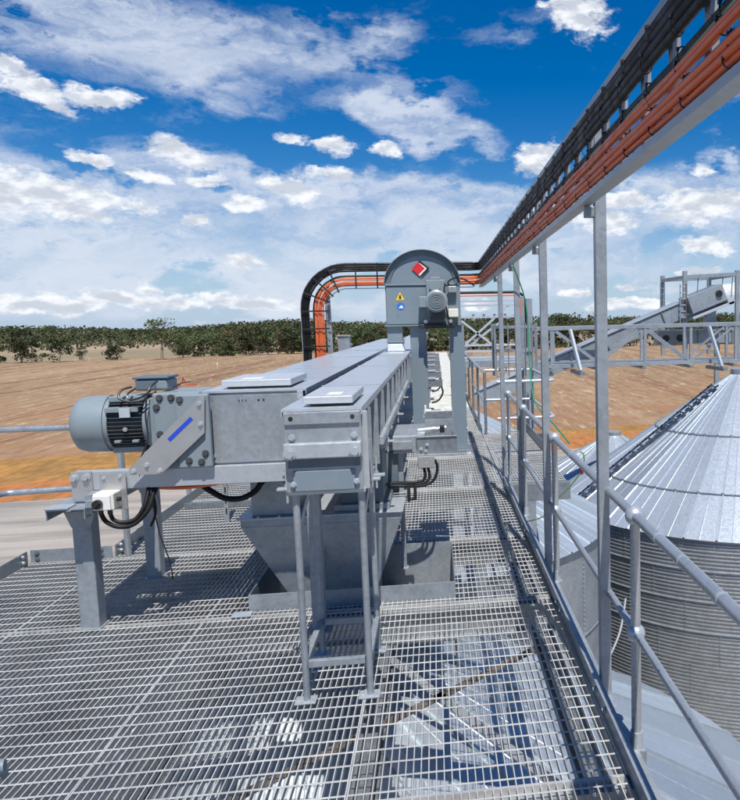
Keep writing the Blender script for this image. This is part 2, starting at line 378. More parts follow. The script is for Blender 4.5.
# ------------------------------------------------------------------ walkway platform
plat = thing('walkway_platform', (0, 5, 0), 'galvanised steel grating walkway platform carrying the conveyors above the silo roofs', 'walkway')
HOLE = (-1.235, .075, 4.9, 5.8)
def panel(x0, x1, y0, y1, z=0, pitch=.0305, cp=.1, hole=None, parent=None, depth=.028):
    m_ = MB(); g = .004; x0 += g; x1 -= g; y0 += g; y1 -= g
    n = max(2, round((x1-x0)/pitch))
    def clip(a, b, lo, hi): return [(a, b)] if not hole or hi <= a or lo >= b else [q for q in ((a, lo), (hi, b)) if q[1]-q[0] > .02]
    for i in range(n+1):
        x = x0+(x1-x0)*i/n; t = .0022 if 0 < i < n else .003
        segs = clip(y0, y1, HOLE[2], HOLE[3]) if hole and HOLE[0]-.01 < x < HOLE[1]+.01 else [(y0, y1)]
        for a, b in segs: m_.box(x-t, x+t, a, b, z-depth, z)
    k = max(1, round((y1-y0)/cp)); tw = .0032
    for j in range(k):
        y = y0+(y1-y0)*(j+.5)/k
        segs = clip(x0, x1, HOLE[0], HOLE[1]) if hole and HOLE[2]-.01 < y < HOLE[3]+.01 else [(x0, x1)]
        for a, b in segs: m_.tube([(a, y, z-.002), (b, y, z-.002)], tw*1.25, 5, False)
    for y in (y0, y1):
        segs = clip(x0, x1, HOLE[0], HOLE[1]) if hole and HOLE[2]-.01 < y < HOLE[3]+.01 else [(x0, x1)]
        for a, b in segs: m_.box(a, b, y-.0025, y+.0025, z-depth-.001, z+.001)
    return m_.build('grating_panel', GRATE, parent or plat)
for (a, b) in ((-3.2, -2.58), (-2.58, -1.475), (-1.475, -.40), (-.40, .69)):
    for (c, d) in ((.7, 2.78), (2.78, 4.82), (4.82, 6.3), (6.3, 8.3), (8.3, 10.3), (10.3, 12.3)):
        if a == -3.2 and c > 6: continue
        hole = (c == 4.82 and a >= -1.5)
        panel(a, b, c, d, hole=hole)
for c in range(3): panel(-2.58, -1.475, 12.3+2*c, 14.3+2*c, pitch=.061); panel(-1.475, -.4, 12.3+2*c, 14.3+2*c, pitch=.061)
for c in range(2): panel(-.4, .69, 12.3+2*c, 14.3+2*c, pitch=.0305)
# pale plates standing in for sun glare on the grating farther along
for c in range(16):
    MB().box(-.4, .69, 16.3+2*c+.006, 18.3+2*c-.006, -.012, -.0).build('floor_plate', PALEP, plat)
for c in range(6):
    MB().box(-.28, .40, 11.3+c*.83, 12.1+c*.83, .004, .009).build('glare_sheet', PALEP, plat)  # added pale sheets, glare put into their colour
# support beams under the grating
def ibeam(p0, p1, h=.2, wd=.1, parent=plat, mat=None, name='support_beam'):
    m_ = MB(); a = Vector(p0); b = Vector(p1)
    for dz_, ww, hh in ((-.006, wd, .012), (-h+.006, wd, .012), (-h/2, .008, h-.024)):
        o_ = Vector((0, 0, dz_)); m_.bar(a+o_, b+o_, ww, hh)
    return m_.build(name, mat or GALVD, parent)
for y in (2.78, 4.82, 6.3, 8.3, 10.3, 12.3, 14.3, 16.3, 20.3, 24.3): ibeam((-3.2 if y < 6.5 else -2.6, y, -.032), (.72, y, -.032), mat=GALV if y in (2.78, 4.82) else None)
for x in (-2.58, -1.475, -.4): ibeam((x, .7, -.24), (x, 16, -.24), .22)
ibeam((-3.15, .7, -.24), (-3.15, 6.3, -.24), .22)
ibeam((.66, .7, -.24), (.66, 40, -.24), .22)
for (x0, y0, x1, y1) in ((-1.4, 3.0, .6, 4.7), (.6, 5.0, -1.4, 6.2), (-2.5, 2.9, -1.5, 4.7), (.6, 3.0, -.35, 4.7)):
    MB().bar((x0, y0, -.30), (x1, y1, -.30), .06, .008).build('bracing_bar', RUST if x0 == -1.4 else GALV, plat)
# toe boards (kick plates)
def toe(p0, p1, h=.10, t=.008, lip=.03, parent=plat):
    a = Vector(p0); b = Vector(p1); m_ = MB(); m_.bar(a+Vector((0, 0, h/2-.01)), b+Vector((0, 0, h/2-.01)), t, h+.02)
    return m_.build('toe_board', GALV, parent, .0015)
for y0, y1 in ((.7, 3.3), (3.31, 6.3), (6.31, 8.27)): toe((.705, y0, 0), (.705, y1, 0))
MB().box(.69, .72, .7, 8.25, .1, .106).build('toe_board_lip', GALV, plat)
toe((.705, 12.3, 0), (.705, 24, 0)); toe((.705, 24.02, 0), (.705, 48, 0))
toe((-3.21, .7, 0), (-3.21, 6.28, 0)); toe((-3.2, 6.31, 0), (-2.60, 6.31, 0)); toe((-2.585, 6.33, 0), (-2.585, 9.3, 0)); toe((-2.585, 9.32, 0), (-2.585, 18.3, 0))
toe((-2.58, 18.3, 0), (-.4, 18.3, 0))
bolts(plat, [(-3.15, 6.305, z) for z in (.03, .075)]+[(-2.68, 6.305, z) for z in (.03, .075)], '-y', .013, .016, GALVD)
bolts(plat, [(-3.203, 6.2, z) for z in (.03, .075)]+[(-3.203, 5.7, .06)], 'x', .013, .016)
bolts(plat, [(-2.58, 6.42, z) for z in (.03, .075)], 'x', .013, .016)
bolts(plat, [(.70, y, .05) for y in (3.2, 3.4, 4.4, 4.55, 6.2, 6.4)], '-x', .010, .014)
# the edge channel outside the toe board
MB().box(.715, .79, .7, 8.25, -.16, -.004).build('edge_channel', GALV, plat, .002)
MB().box(-3.29, -3.215, .7, 6.3, -.16, -.004).build('edge_channel', GALV, plat, .002)
# blue stub end of a pipe at the very left bottom
sb = MB().cyl((-2.15, 3.14, .04), (-1.80, 3.215, .04), .028, 14); sb = sb.build('pipe_stub', PBLUE); tag(sb, 'short blue-grey pipe end lying on the grating at the lower left corner', 'pipe')

# side platform to the right
side = thing('side_platform', (1.1, 10, 0), 'small grating landing on the right leading off the walkway before the elevator leg', 'landing')
panel(.80, 1.42, 8.4, 10.3, parent=side); panel(.80, 1.42, 10.3, 12.3, parent=side)
panel(.705, .80, 8.4, 12.3, parent=side)
MB().box(.72, 1.45, 8.29, 8.38, -.2, 0).build('edge_channel', GALVD, side, .003)
toe((1.44, 10.3, 0), (1.44, 12.9, 0), .14, parent=side)
ibeam((.8, 10.3, -.035), (1.44, 10.3, -.035), parent=side); ibeam((.8, 12.35, -.035), (1.7, 12.35, -.035), parent=side)

# ------------------------------------------------------------------ handrails
def rail_post(parent, x, y, h=1.0, foot_side=0):
    p = MB().cyl((x, y, -.06), (x, y, h-.03), .021, 14).build('post', RAIL, parent)
    MB().sphere((x, y, h), .042, 16).build('ball_joint', GALVB, p); MB().sphere((x, y, .50), .040, 16).build('ball_joint', GALVB, p)
    MB().box(x-.05, x+.035, y-.035, y+.035, -.09, -.0).build('base_bracket', GALV, p, .004)
    MB().cyl((x, y, .0), (x, y, .07), .027, 14).build('socket', GALVB, p)
    return p
hr = thing('handrail', (.79, 5, 0), 'galvanised tube handrail with ball joints along the right edge of the near walkway', 'handrail', 'handrails')
for y in (1.25, 2.97, 5.10, 6.95, 8.45): rail_post(hr, .785, y)
MB().tube([(.785, 0.2, 1.0), (.785, 8.45, 1.0)], .0215, 16).build('top_rail', RAIL, hr)
MB().tube([(.785, 0.2, .5), (.785, 8.45, .5)], .017, 16).build('mid_rail', RAIL, hr)
for y in (2.0, 2.35, 2.62, 3.6, 4.4): MB().cyl((.785, y, 1.0), (.785, y+.012, 1.0), .0235, 16).build('rail_joint', GALVB, hr)
hf = thing('handrail', (.75, 20, 0), 'long straight handrail on the right of the walkway running on past the elevator', 'handrail', 'handrails')
for y in [12.2+2.0*i for i in range(16)]:
    MB().cyl((.76, y, -.05), (.76, y, 1.0), .022, 10).build('post', GALVD, hf)
MB().tube([(.76, 12.2, 1.0), (.76, 44, 1.0)], .022, 10).build('top_rail', RAIL, hf)
MB().tube([(.76, 12.2, .5), (.76, 44, .5)], .018, 10).build('mid_rail', RAIL, hf)
hc = thing('handrail', (1.2, 10.3, 0), 'looped pipe handrail with rounded corners around the ladder opening of the side landing', 'handrail', 'handrails')
for z, r in ((1.0, .022), (.5, .020)):
    pts = [(.80, 10.2, z)]+arc((1.50, 10.28), .08, -90, 0, 6, lambda a, b: (a, b, z))+[(1.60, 12.7, z), (.80, 12.75, z)]
    MB().tube(pts, r, 12).build('top_rail' if z == 1 else 'mid_rail', LIDM, hc)
for x, y in ((1.58, 12.6), (.80, 12.75), (1.45, 12.75)):
    MB().cyl((x, y, 0), (x, y, 1.0), .022, 12).build('post', GALVD, hc)
hl = thing('handrail', (-2.8, 6.3, 0), 'pipe handrail at the left edge of the platform behind the drive motor', 'handrail', 'handrails')
MB().cyl((-2.50, 6.36, -.05), (-2.50, 6.36, 1.05), .025, 14).build('post', RAIL, hl)
MB().cyl((-3.17, 6.36, .0), (-3.17, 6.36, .02), .04, 14).build('post_foot', GALV, hl)
MB().tube([(-6.2, 6.36, 1.05), (-2.50, 6.36, 1.05)], .024, 14).build('top_rail', RAIL, hl)
MB().tube(arc((-3.30, 6.29), .09, 200, 90, 8, lambda a, b: (a, b, .55-.04*max(0, 6.3-b)/.1))+[(-2.50, 6.38, .57)], .024, 14).build('mid_rail', RAIL, hl)
for y in (8.3, 10.3, 12.3): MB().cyl((-2.62, y, -.05), (-2.62, y, 1.05), .025, 12).build('post', RAIL, hl)
MB().tube([(-2.50, 6.36, 1.05), (-2.62, 7, 1.05), (-2.62, 12.3, 1.05)], .022, 12).build('top_rail', RAIL, hl)
MB().tube([(-2.50, 6.38, .55), (-2.62, 7, .55), (-2.62, 12.3, .55)], .02, 12).build('mid_rail', RAIL, hl)

# ------------------------------------------------------------------ overhead cable ladder on posts
TB, TT, TX, TY = 2.315, 2.69, .70, 11.25      # bottom, top, plane, corner depth
LX = -1.86                                      # outermost x where cables drop
tray = thing('cable_ladder', (.76, 5, 0), 'overhead galvanised cable ladder on square posts running along the right side', 'cable ladder')
for y in (1.62, 3.46, 5.32, 7.05, 8.85):
    p = MB().box(.735, .787, y-.026, y+.026, -.12, TT+.06).build('post', GALV, tray, .004)
    MB().box(.732, .790, y-.029, y+.029, TT+.06, TT+.064).build('post_cap', GALVD, p)
    MB().box(.690, .735, y-.02, y+.02, TB-.05, TB-.004).build('bracket', GALVD, p, .002)
    bolts(p, [(.735, y, .03), (.735, y, .07)], '-x', .01, .014)
def rail_c(z, inner, parent, x=TX):
    m_ = MB(); s_ = 1 if inner > 0 else -1
    m_.box(x-.040, x+.015, -1.0, TY, min(z, z+.004*s_), max(z, z+.004*s_))
    m_.box(x-.040, x-.037, -1.0, TY, min(z+.004*s_, z+.026*s_), max(z+.004*s_, z+.026*s_))
    m_.box(x+.012, x+.015, -1.0, TY, min(z+.004*s_, z+.05*s_), max(z+.004*s_, z+.05*s_))
    m_.build('side_rail', GALV, parent)
rail_c(TB, 1, tray); rail_c(TT, -1, tray)
rg = MB().box(-.006, .018, -.020, .020, 0, TT-TB-.016).mesh('rung', GALV)
k = 0
while .4+k*.30 < TY:
    o = bpy.data.objects.new('rung', rg); col.objects.link(o); o.parent = tray; o.location = Vector((TX+.004, .4+k*.30, TB+.008))-wloc(tray); k += 1
# far tray: turns left behind the elevator then bends down
def tpath(u, yoff=0, y0=-1.0, zend=.2):
    """u = 0 top/outer .. 1 bottom/inner. Along Y, corner, along -X, bend down"""
    z = TT-.03-u*(TT-TB-.06); d = TT-.03-z
    x = TX-.025-yoff; pts = [(x, y0, z)]
    yb = TY-.12
    for i in range(1, 8): pts.append((x, y0+(yb-y0)*i/7, z))
    pts += arc((x-.12, yb), .12-yoff*.0, 15, 90, 5, lambda a, b: (a, b, z))
    r = .62-d*.95; xc = LX+.62; zc = TT-.03-.62
    cx_ = LX+d+r if r > .12 else LX+d+.12; r = max(r, .12)
    pts += [(-.2, yb+.12, z), (-.8, yb+.12, z)]
    pts += arc((cx_, z-r), r, 90, 180, 10, lambda a, b: (a, yb+.12, b))
    pts.append((LX+d, yb+.12, zend)); return pts
CAB = [(.0, .016, BLK, 'black'), (.09, .017, BLK, 'black'), (.19, .017, BLK, 'black'), (.28, .015, BLK, 'black'),
       (.50, .009, BLK, 'thin black'), (.53, .009, BLK, 'thin black'), (.56, .007, GYC, 'green and yellow'),
       (.61, .011, ORGD, 'orange'), (.66, .011, ORGD, 'orange'), (.79, .013, ORGD, 'orange'), (.86, .011, ORGD, 'orange'), (.935, .010, ORGD, 'orange')]
names = {0: 'topmost thick black cable of the overhead ladder', 1: 'second thick black cable from the top of the overhead ladder',
         2: 'third thick black cable from the top of the overhead ladder', 3: 'lowest of the four thick black cables on the overhead ladder',
         4: 'upper thin black cable in the middle of the overhead ladder', 5: 'lower thin black cable just above the green and yellow one',
         6: 'green and yellow earth cable clipped between black and orange cables', 7: 'topmost orange cable directly under the green and yellow one',
         8: 'second orange cable from the top of the overhead ladder', 9: 'third orange cable, just below the see-through gap in the ladder',
         10: 'fourth orange cable from the top of the overhead ladder', 11: 'lowest orange cable lying along the bottom rail of the ladder'}
for i, (u, r, mt, cn) in enumerate(CAB):
    m_ = MB(); P = tpath(u); P2 = []
    for q in range(len(P)-1):
        a = Vector(P[q]); b = Vector(P[q+1]); n_ = max(1, int((b-a).length/.3))
        for j in range(n_):
            p = a.lerp(b, j/n_); wob = .0035
            P2.append((p.x+rnd.uniform(-wob, wob), p.y, p.z+rnd.uniform(-wob, wob)))
    P2.append(P[-1]); m_.tube(P2, r, 10)
    if i in (7, 8, 9, 10):   # a second strand pressed against the first
        m_.tube([(p[0]-r*1.1, p[1]-r*.9*(p[1] > TY-.01), p[2]-r*.6) for p in P2], r*.95, 10)
    o = m_.build('cable', mt); tag(o, names[i], 'cable', 'cables on the overhead ladder')
# cable ties: parts of the ladder
def tie(y, u0, u1, ru):
    z1 = TT-.03-u0*(TT-TB-.06)+ru; z0 = TT-.03-u1*(TT-TB-.06)-ru; zc = (z0+z1)/2; hz_ = (z1-z0)/2; xc = TX-.027
    m_ = MB(); sl = rnd.uniform(-.012, .012)
    m_.tube([(xc+(ru+.004)*math.cos(R(a)), y+sl*math.sin(R(a)), zc+(hz_+.002)*math.sin(R(a))) for a in range(0, 361, 24)], .0022, 5, False)
    hx = xc-(ru+.004)*.8; m_.box(hx-.006, hx+.002, y-.004, y+.004, zc+hz_*.5, zc+hz_*.5+.009)
    if rnd.random() < .22: m_.bar((hx, y, zc+hz_*.6), (hx-.02, y+.03, zc+hz_*.6+rnd.uniform(.01, .06)), .002, .001)
    return m_.build('cable_tie', BLKP, tray)
y = 1.1
while y < TY-.2:
    tie(y, .0, .09, .017); tie(y+.06, .19, .28, .017); tie(y+.02, .50, .56, .010); tie(y+.03, .61, .66, .014); tie(y-.04, .79, .86, .014); tie(y-.01, .935, .935, .013); y += .30
# far side ladder rails (behind the elevator and down)
for u, nm in ((-.07, 'side_rail'), (1.07, 'side_rail')):
    P = tpath(u, zend=.25); P = [(a, b+.035, c) for a, b, c in P if a < TX-.1]
    m_ = MB()
    for a, b in zip(P, P[1:]): m_.bar(a, b, .012 if abs(a[2]-b[2]) < .001 else .012, .012) 
    m_.build(nm, GALV, tray)
for (px_, pz_) in ((.25, None), (-.1, None), (-.45, None), (-.8, None), (-1.1, None), (None, 2.0), (None, 1.75), (None, 1.5)):
    m_ = MB(); yy = TY-.045
    if px_ is not None: m_.box(px_, px_+.02, yy, yy+.004, TB+.01, TT-.01)
    else: m_.box(LX, LX+(TT-TB), yy, yy+.004, pz_, pz_+.02)
    m_.build('rung_strap', BLKP, tray)
for ang in (112, 135, 158):
    c = (LX+.62, TT-.03-.62); a = R(ang); r0, r1 = .24, .63
    MB().bar((c[0]+r0*math.cos(a), TY-.05, c[1]+r0*math.sin(a)), (c[0]+r1*math.cos(a), TY-.05, c[1]+r1*math.sin(a)), .022, .006, (0, 1, 0)).build('rung_strap', BLKP, tray)
MB().bar((-1.53, TY+.2, 2.42), (-1.50, TY+.2, -.1), .07, .06).build('post', GALV, tray, .004)
# green wire hanging from the ladder
gw = MB().tube(smooth_path([(.69, 6.85, 2.50), (.70, 6.9, 2.36), (.83, 7.0, 2.0), (.85, 6.95, 1.6), (.84, 6.8, 1.30), (.83, 6.4, 1.10), (.86, 5.6, 1.03), (.87, 5.0, .98)], 6), .006, 8).build('hanging_wire', GRNW)
tag(gw, 'dark green wire hanging down from the cable ladder to the handrail', 'wire')
gw2 = MB().tube(smooth_path([(.86, 4.6, .99), (.93, 4.8, .93), (.96, 5.0, .80), (.93, 5.3, .62), (.88, 5.7, .42), (.82, 6.0, .22), (.70, 6.55, .03)], 6), .005, 8).build('loose_wire', LGW)
tag(gw2, 'pale green wire looping below the handrail and tied to the toe board', 'wire')
rc = MB().cyl((.962, 5.0, .84), (.958, 5.03, .76), .013, 8).build('connector', REDP, gw2)

# ------------------------------------------------------------------ drag conveyors
def conveyor(x0, x1, y0, y1, z0, z1, label, seams, stiff, side_z0=None):
    t = thing('drag_conveyor', ((x0+x1)/2, y0, z0), label, 'conveyor', 'enclosed drag conveyors')
    MB().box(x0, x1, y0, y1, z0, z1-.012).build('casing', GALV, t, .002)
    ys = [y0-.012]+seams+[y1]
    for a, b in zip(ys, ys[1:]):
        m_ = MB().box(x0-.022, x1+.022, a+.002, b-.002, z1-.010, z1+.002)
        m_.box(x0-.022, x0-.018, a+.002, b-.002, z1-.032, z1-.010); m_.box(x1+.018, x1+.022, a+.002, b-.002, z1-.032, z1-.010)
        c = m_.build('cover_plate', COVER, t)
        MB().box(x0-.024, x1+.024, b-.012, b+.012, z1+.003, z1+.009).build('seam_strip', GALVB, c)
    for y in stiff:
        MB().box(x1+.001, x1+.036, y, y+.006, z0-.03, z1-.034).build('flange', GALV, t)
        MB().box(x1+.001, x1+.036, y+.012, y+.018, z0-.03, z1-.034).build('flange', GALV, t)
    return t
seams2 = [4.9, 7.2, 9.5]
c2 = conveyor(-.69, -.372, 3.60, 11.4, 1.045, 1.42, 'narrow galvanised conveyor nearest the viewer, resting on the slender tube stand', seams2, [3.9, 4.35, 4.9, 5.5, 6.1, 6.7, 7.2, 7.9, 8.6, 9.5, 10.3])
seams1 = [7.1, 9.4, 11.7, 14.0, 16.3, 18.6]
c1 = conveyor(-1.39, -.815, 4.80, 20.6, .97, 1.42, 'wider galvanised conveyor at the left with gearbox and grey electric motor', seams1, [5.6, 6.4, 7.2, 8, 8.8])
# end of conveyor 2
MB().box(-.703, -.355, 3.584, 3.597, 1.035, 1.408).build('end_plate', GALV, c2, .002)
MB().box(-.697, -.361, 3.572, 3.583, 1.352, 1.406).build('end_lip', GALV, c2, .002)
MB().box(-.703, -.355, 3.545, 3.583, 1.196, 1.268).build('end_bar', GALVB, c2, .006)
MB().prism([(-.672, 1.040), (-.392, 1.040), (-.392, 1.135), (-.672, 1.135)], 'y', 3.574, 3.583).build('access_plate', PBLUE, c2, .003)
MB().box(-.69, -.368, 3.576, 3.583, 1.150, 1.194).build('bar_shade_band', PBLUED, c2)  # dark strip painting the shade below the end bar
bolts(c2, [(-.675, 3.545, 1.222), (-.385, 3.545, 1.226)], '-y', .02, .022, GALVB)
bolts(c2, [(-.668, 3.583, 1.292), (-.388, 3.583, 1.294)], '-y', .011, .016)
bolts(c2, [(-.670, 3.575, 1.075), (-.385, 3.575, 1.078)], '-y', .010, .016)
bolts(c2, [(-.668, 3.572, 1.380), (-.392, 3.572, 1.382)], '-y', .007, .004, BLKP)
def lid(t, x0, x1, y0, y1, z, tilt=0, h=.036):
    l = MB().hexa([(x0,y0,z+.012),(x1,y0,z+.012),(x1,y1,z+.012),(x0,y1,z+.012),(x0,y0,z+.012+h),(x1,y0,z+.012+h),(x1,y1,z+.012+h),(x0,y1,z+.012+h)]).build('inspection_lid', LIDM, t, .005)
    MB().box(x0+.03, x1-.02, y0+.02, y1-.03, z+.002, z+.014).build('lid_seal', BLKP, l)
    MB().box(x0+.10, x0+.10+(x1-x0)*.3, y0+.06, y0+.20, z+.0125+h, z+.0135+h).build('sticker', CREAM, l)
    return l
lid(c2, -.625, -.395, 3.66, 4.22, 1.424); lid(c1, -1.315, -.90, 4.90, 5.50, 1.424, h=.042)
# threaded clamps beside conveyor 2
for (x, y, z) in ((-.335, 3.75, 1.05), (-.33, 4.0, 1.02), (-.325, 4.9, 1.06), (-.735, 3.75, 1.02), (-.32, 6.2, 1.08), (-.32, 7.4, 1.1)):
    c = MB().box(x-.045, x+.045, y-.02, y+.02, z-.006, z+.006).build('clamp_plate', GALVB, c2, .002)
    MB().cyl((x, y, z-.07), (x, y, z+.10), .006, 8).build('threaded_rod', GALVB, c)
    MB().cyl((x, y, z+.006), (x, y, z+.020), .012, 6).build('nut', GALVB, c)
MB().bar((-.335, 3.72, 1.25), (-.325, 3.72, 1.02), .004, .05).build('strap', GALVB, c2)
MB().box(-.368, -.33, 3.62, 3.65, 1.03, 1.40).build('corner_angle', GALVB, c2, .002)
MB().box(-.345, -.32, 4.5, 9.0, 1.10, 1.15).build('side_rail', GALVB, c2, .002)
hol = MB()
for i in range(12): hol.cyl((-.319, 4.7+i*.36, 1.125), (-.3185, 4.7+i*.36, 1.125), .010, 8)
hol.build('rail_holes', BLKP, c2)
# conveyor 1 end
MB().box(-1.372, -.835, 4.785, 4.797, .985, 1.395).build('end_plate', GALV, c1, .002)
MB().box(-1.395, -1.372, 4.775, 4.797, .985, 1.405).build('corner_angle', GALVB, c1, .002)
MB().box(-.845, -.81, 4.77, 4.784, .985, 1.41).build('corner_angle', GALVB, c1, .002)
bolts(c1, [(-1.383, 4.775, z) for z in (1.33, 1.22, 1.05)]+[(-.825, 4.77, 1.37), (-1.36, 4.784, 1.03)], '-y', .013, .02)
MB().box(-.97, -.70, 4.83, 4.95, .83, .97).build('boot', PBLUED, c1, .004)
wr = MB()
for i, (a, b) in enumerate([(-1.19, .006), (-1.17, .005), (-1.15, .006), (-1.08, .012), (-1.05, .010)]): wr.box(a, a+b, 4.7835, 4.7845, 1.355, 1.367)
wr.build('pen_marks', BLKP, c1)
# gearbox
gb = MB().box(-1.668, -1.40, 4.74, 5.12, .965, 1.425).build('gearbox', MOTOR, c1, .012)
MB().box(-1.70, -1.668, 4.78, 5.08, 1.04, 1.385).build('flange', MOTOR, gb, .004)
MB().box(-1.53, -1.34, 4.70, 4.74, .975, 1.415).build('gear_cover', MOTOR, gb, .01)
bolts(gb, [(x, 4.74, z) for x, z in ((-1.625, 1.395), (-1.645, 1.34), (-1.635, 1.18), (-1.56, 1.395))], '-y', .014, .012, FIND)
bolts(gb, [(x, 4.70, z) for x, z in ((-1.50, 1.385), (-1.47, 1.02), (-1.40, 1.01), (-1.375, 1.06))], '-y', .014, .012, FIND)
# motor
mo = MB().cyl((-1.95, 4.93, 1.235), (-1.72, 4.93, 1.235), .150, 32).build('motor', FIND, c1)
cw = MB().tube([(-2.165, 4.93, 1.235), (-2.16, 4.93, 1.235), (-2.14, 4.93, 1.235), (-2.10, 4.93, 1.235), (-1.965, 4.93, 1.235), (-1.965, 4.93, 1.235)], [.10, .130, .157, .170, .173, .150], 36).build('fan_cowl', MOTOR, mo)
MB().tube([(-1.965, 4.93, 1.235), (-1.94, 4.93, 1.235)], .162, 32).build('end_ring', MOTOR, mo)
MB().tube([(-1.745, 4.93, 1.235), (-1.70, 4.93, 1.235)], [.155, .170], 32).build('end_flange', MOTOR, mo)
fins = MB()
for i in range(44):
    a = 2*math.pi*i/44
    c, s_ = math.cos(a), math.sin(a)
    fins.bar((-1.94, 4.93+.157*c, 1.235+.157*s_), (-1.745, 4.93+.157*c, 1.235+.157*s_), .004, .024, (0, c, s_))
fins.build('cooling_fins', FIND, mo, kind='stuff')
MB().box(-1.945, -1.745, 4.83, 5.03, 1.370, 1.405).build('pad', MOTOR, mo, .006)
MB().box(-1.945, -1.76, 4.765, 4.80, 1.315, 1.345).build('pad', MOTOR, mo, .003)
for x in (-1.90, -1.80): MB().box(x, x+.035, 4.755, 4.79, 1.135, 1.15).build('pad', MOTOR, mo, .002)
MB().box(-1.86, -1.80, 4.752, 4.762, 1.285, 1.340).build('nameplate', LIDM, mo, .001)
MB().cyl((-1.835, 4.77, 1.215), (-1.835, 4.755, 1.215), .013, 12).build('boss', STAIN, mo)
MB().box(-1.94, -1.76, 4.83, 5.03, 1.065, 1.10).build('motor_foot', MOTOR, mo, .004)
tb = MB().box(-1.805, -1.615, 4.86, 5.05, 1.432, 1.500).build('terminal_box', MOTOR, mo, .014)
MB().box(-1.812, -1.608, 4.853, 5.057, 1.502, 1.518).build('box_lid', PBLUED, tb, .006)
MB().box(-1.79, -1.68, 4.85, 4.86, 1.44, 1.49).build('gland_plate', PBLUED, tb, .002)
MB().tube(smooth_path([(-1.81, 4.84, 1.46), (-1.855, 4.80, 1.445), (-1.86, 4.77, 1.40), (-1.79, 4.76, 1.375), (-1.72, 4.76, 1.385), (-1.66, 4.80, 1.43)], 5), .007, 8).build('lead', BLKP, mo)
MB().tube(smooth_path([(-1.79, 4.84, 1.45), (-1.82, 4.79, 1.42), (-1.80, 4.77, 1.39), (-1.74, 4.77, 1.40), (-1.69, 4.80, 1.44)], 5), .006, 8).build('lead', BLKP, mo)
MB().tube(smooth_path([(-1.66, 4.83, 1.49), (-1.69, 4.76, 1.44), (-1.705, 4.73, 1.30), (-1.70, 4.72, 1.15), (-1.76, 4.73, 1.02), (-1.77, 4.75, .93)], 5), .005, 8).build('lead', BLKP, mo)
MB().tube(smooth_path([(-1.58, 4.9, 1.44), (-1.53, 4.86, 1.475), (-1.515, 4.84, 1.505), (-1.50, 4.85, 1.465), (-1.44, 4.84, 1.46)], 5), .003, 6).build('lead', REDP, mo)
MB().tube(smooth_path([(-1.60, 4.9, 1.44), (-1.54, 4.87, 1.47), (-1.48, 4.85, 1.48)], 5), .003, 6).build('lead', BLKP, mo)
# torque arm (diagonal flat bar) with blue mark
ta = MB().prism([(-1.80, .955), (-1.625, .950), (-1.367, 1.186), (-1.353, 1.405), (-1.385, 1.40), (-1.80, .99)], 'y', 4.676, 4.688).build('torque_arm', STAIN, c1, .002)
bolts(ta, [(-1.775, 4.676, .975), (-1.70, 4.676, 1.01), (-1.63, 4.676, .972), (-1.385, 4.676, 1.36), (-1.385, 4.676, 1.24)], '-y', .011, .014)
MB().prism([(-1.575, 1.160), (-1.560, 1.143), (-1.425, 1.268), (-1.44, 1.286)], 'y', 4.6735, 4.6757).build('blue_mark', BLUEM, ta)
# small vent box on conveyor 1 farther on
vb = MB().box(-1.60, -1.42, 13.0, 13.2, 1.25, 1.62); vb.box(-1.62, -1.40, 12.98, 13.22, 1.62, 1.64); vb = vb.build('vent_box', GALV, c1, .003)

# ------------------------------------------------------------------ support frame of conveyor 1
fr = thing('support_frame', (-1.5, 4.8, 0), 'galvanised channel frame on square posts carrying the wide conveyor and its drive', 'frame')
bm_ = MB().box(-2.14, -.745, 4.745, 4.752, .862, .972); bm_.box(-2.14, -.745, 4.752, 4.82, .965, .972); bm_.box(-2.14, -.745, 4.752, 4.82, .862, .869)
bm_.build('cross_channel', GALVB, fr, .002)
MB().box(-2.145, -2.03, 4.732, 4.744, .80, .976).build('end_bracket', STAIN, fr, .002)
bolts(fr, [(-2.125, 4.732, .94), (-2.06, 4.732, .943)], '-y', .017, .022)
# two short channels running along Y on top of the posts
for x0 in (-2.235,):
    m_ = MB().box(x0, x0+.21, 4.60, 5.85, .778, .787); m_.box(x0, x0+.007, 4.60, 5.85, .725, .778); m_.box(x0+.203, x0+.21, 4.60, 5.85, .725, .778)
    m_.build('bearer_channel', GALV, fr, .002)
MB().box(-2.03, -1.99, 4.62, 4.744, .747, .86).build('angle_cleat', GALV, fr, .002)
MB().box(-2.24, -2.11, 4.59, 4.70, .788, .797).build('shim_plate', GALVB, fr, .002)
MB().box(-2.02, -1.96, 4.60, 4.73, .788, .83).build('angle_cleat', GALV, fr, .002)
def sq_post(x0, x1, y0, y1, gus=True):
    p = MB().box(x0, x1, y0, y1, 0, .776).build('post', GALV, fr, .008)
    MB().box(x0-.012, x1+.012, y0-.012, y1+.012, .001, .008).build('base_plate', GALV, p, .002)
    if gus: MB().prism([(x0-.035, .735), (x1+.035, .735), (x1, .64), (x1-.03, .61), (x0+.03, .61), (x0, .64)], 'y', y0-.008, y0-.001).build('gusset', GALV, p, .001)
sq_post(-2.185, -2.075, 4.78, 4.89); sq_post(-2.13, -2.03, 5.70, 5.80)
MB().prism([(-.95, .93), (-.74, .93), (-.74, .865), (-.80, .865)], 'y', 4.72, 4.728).build('gusset', GALV, fr)
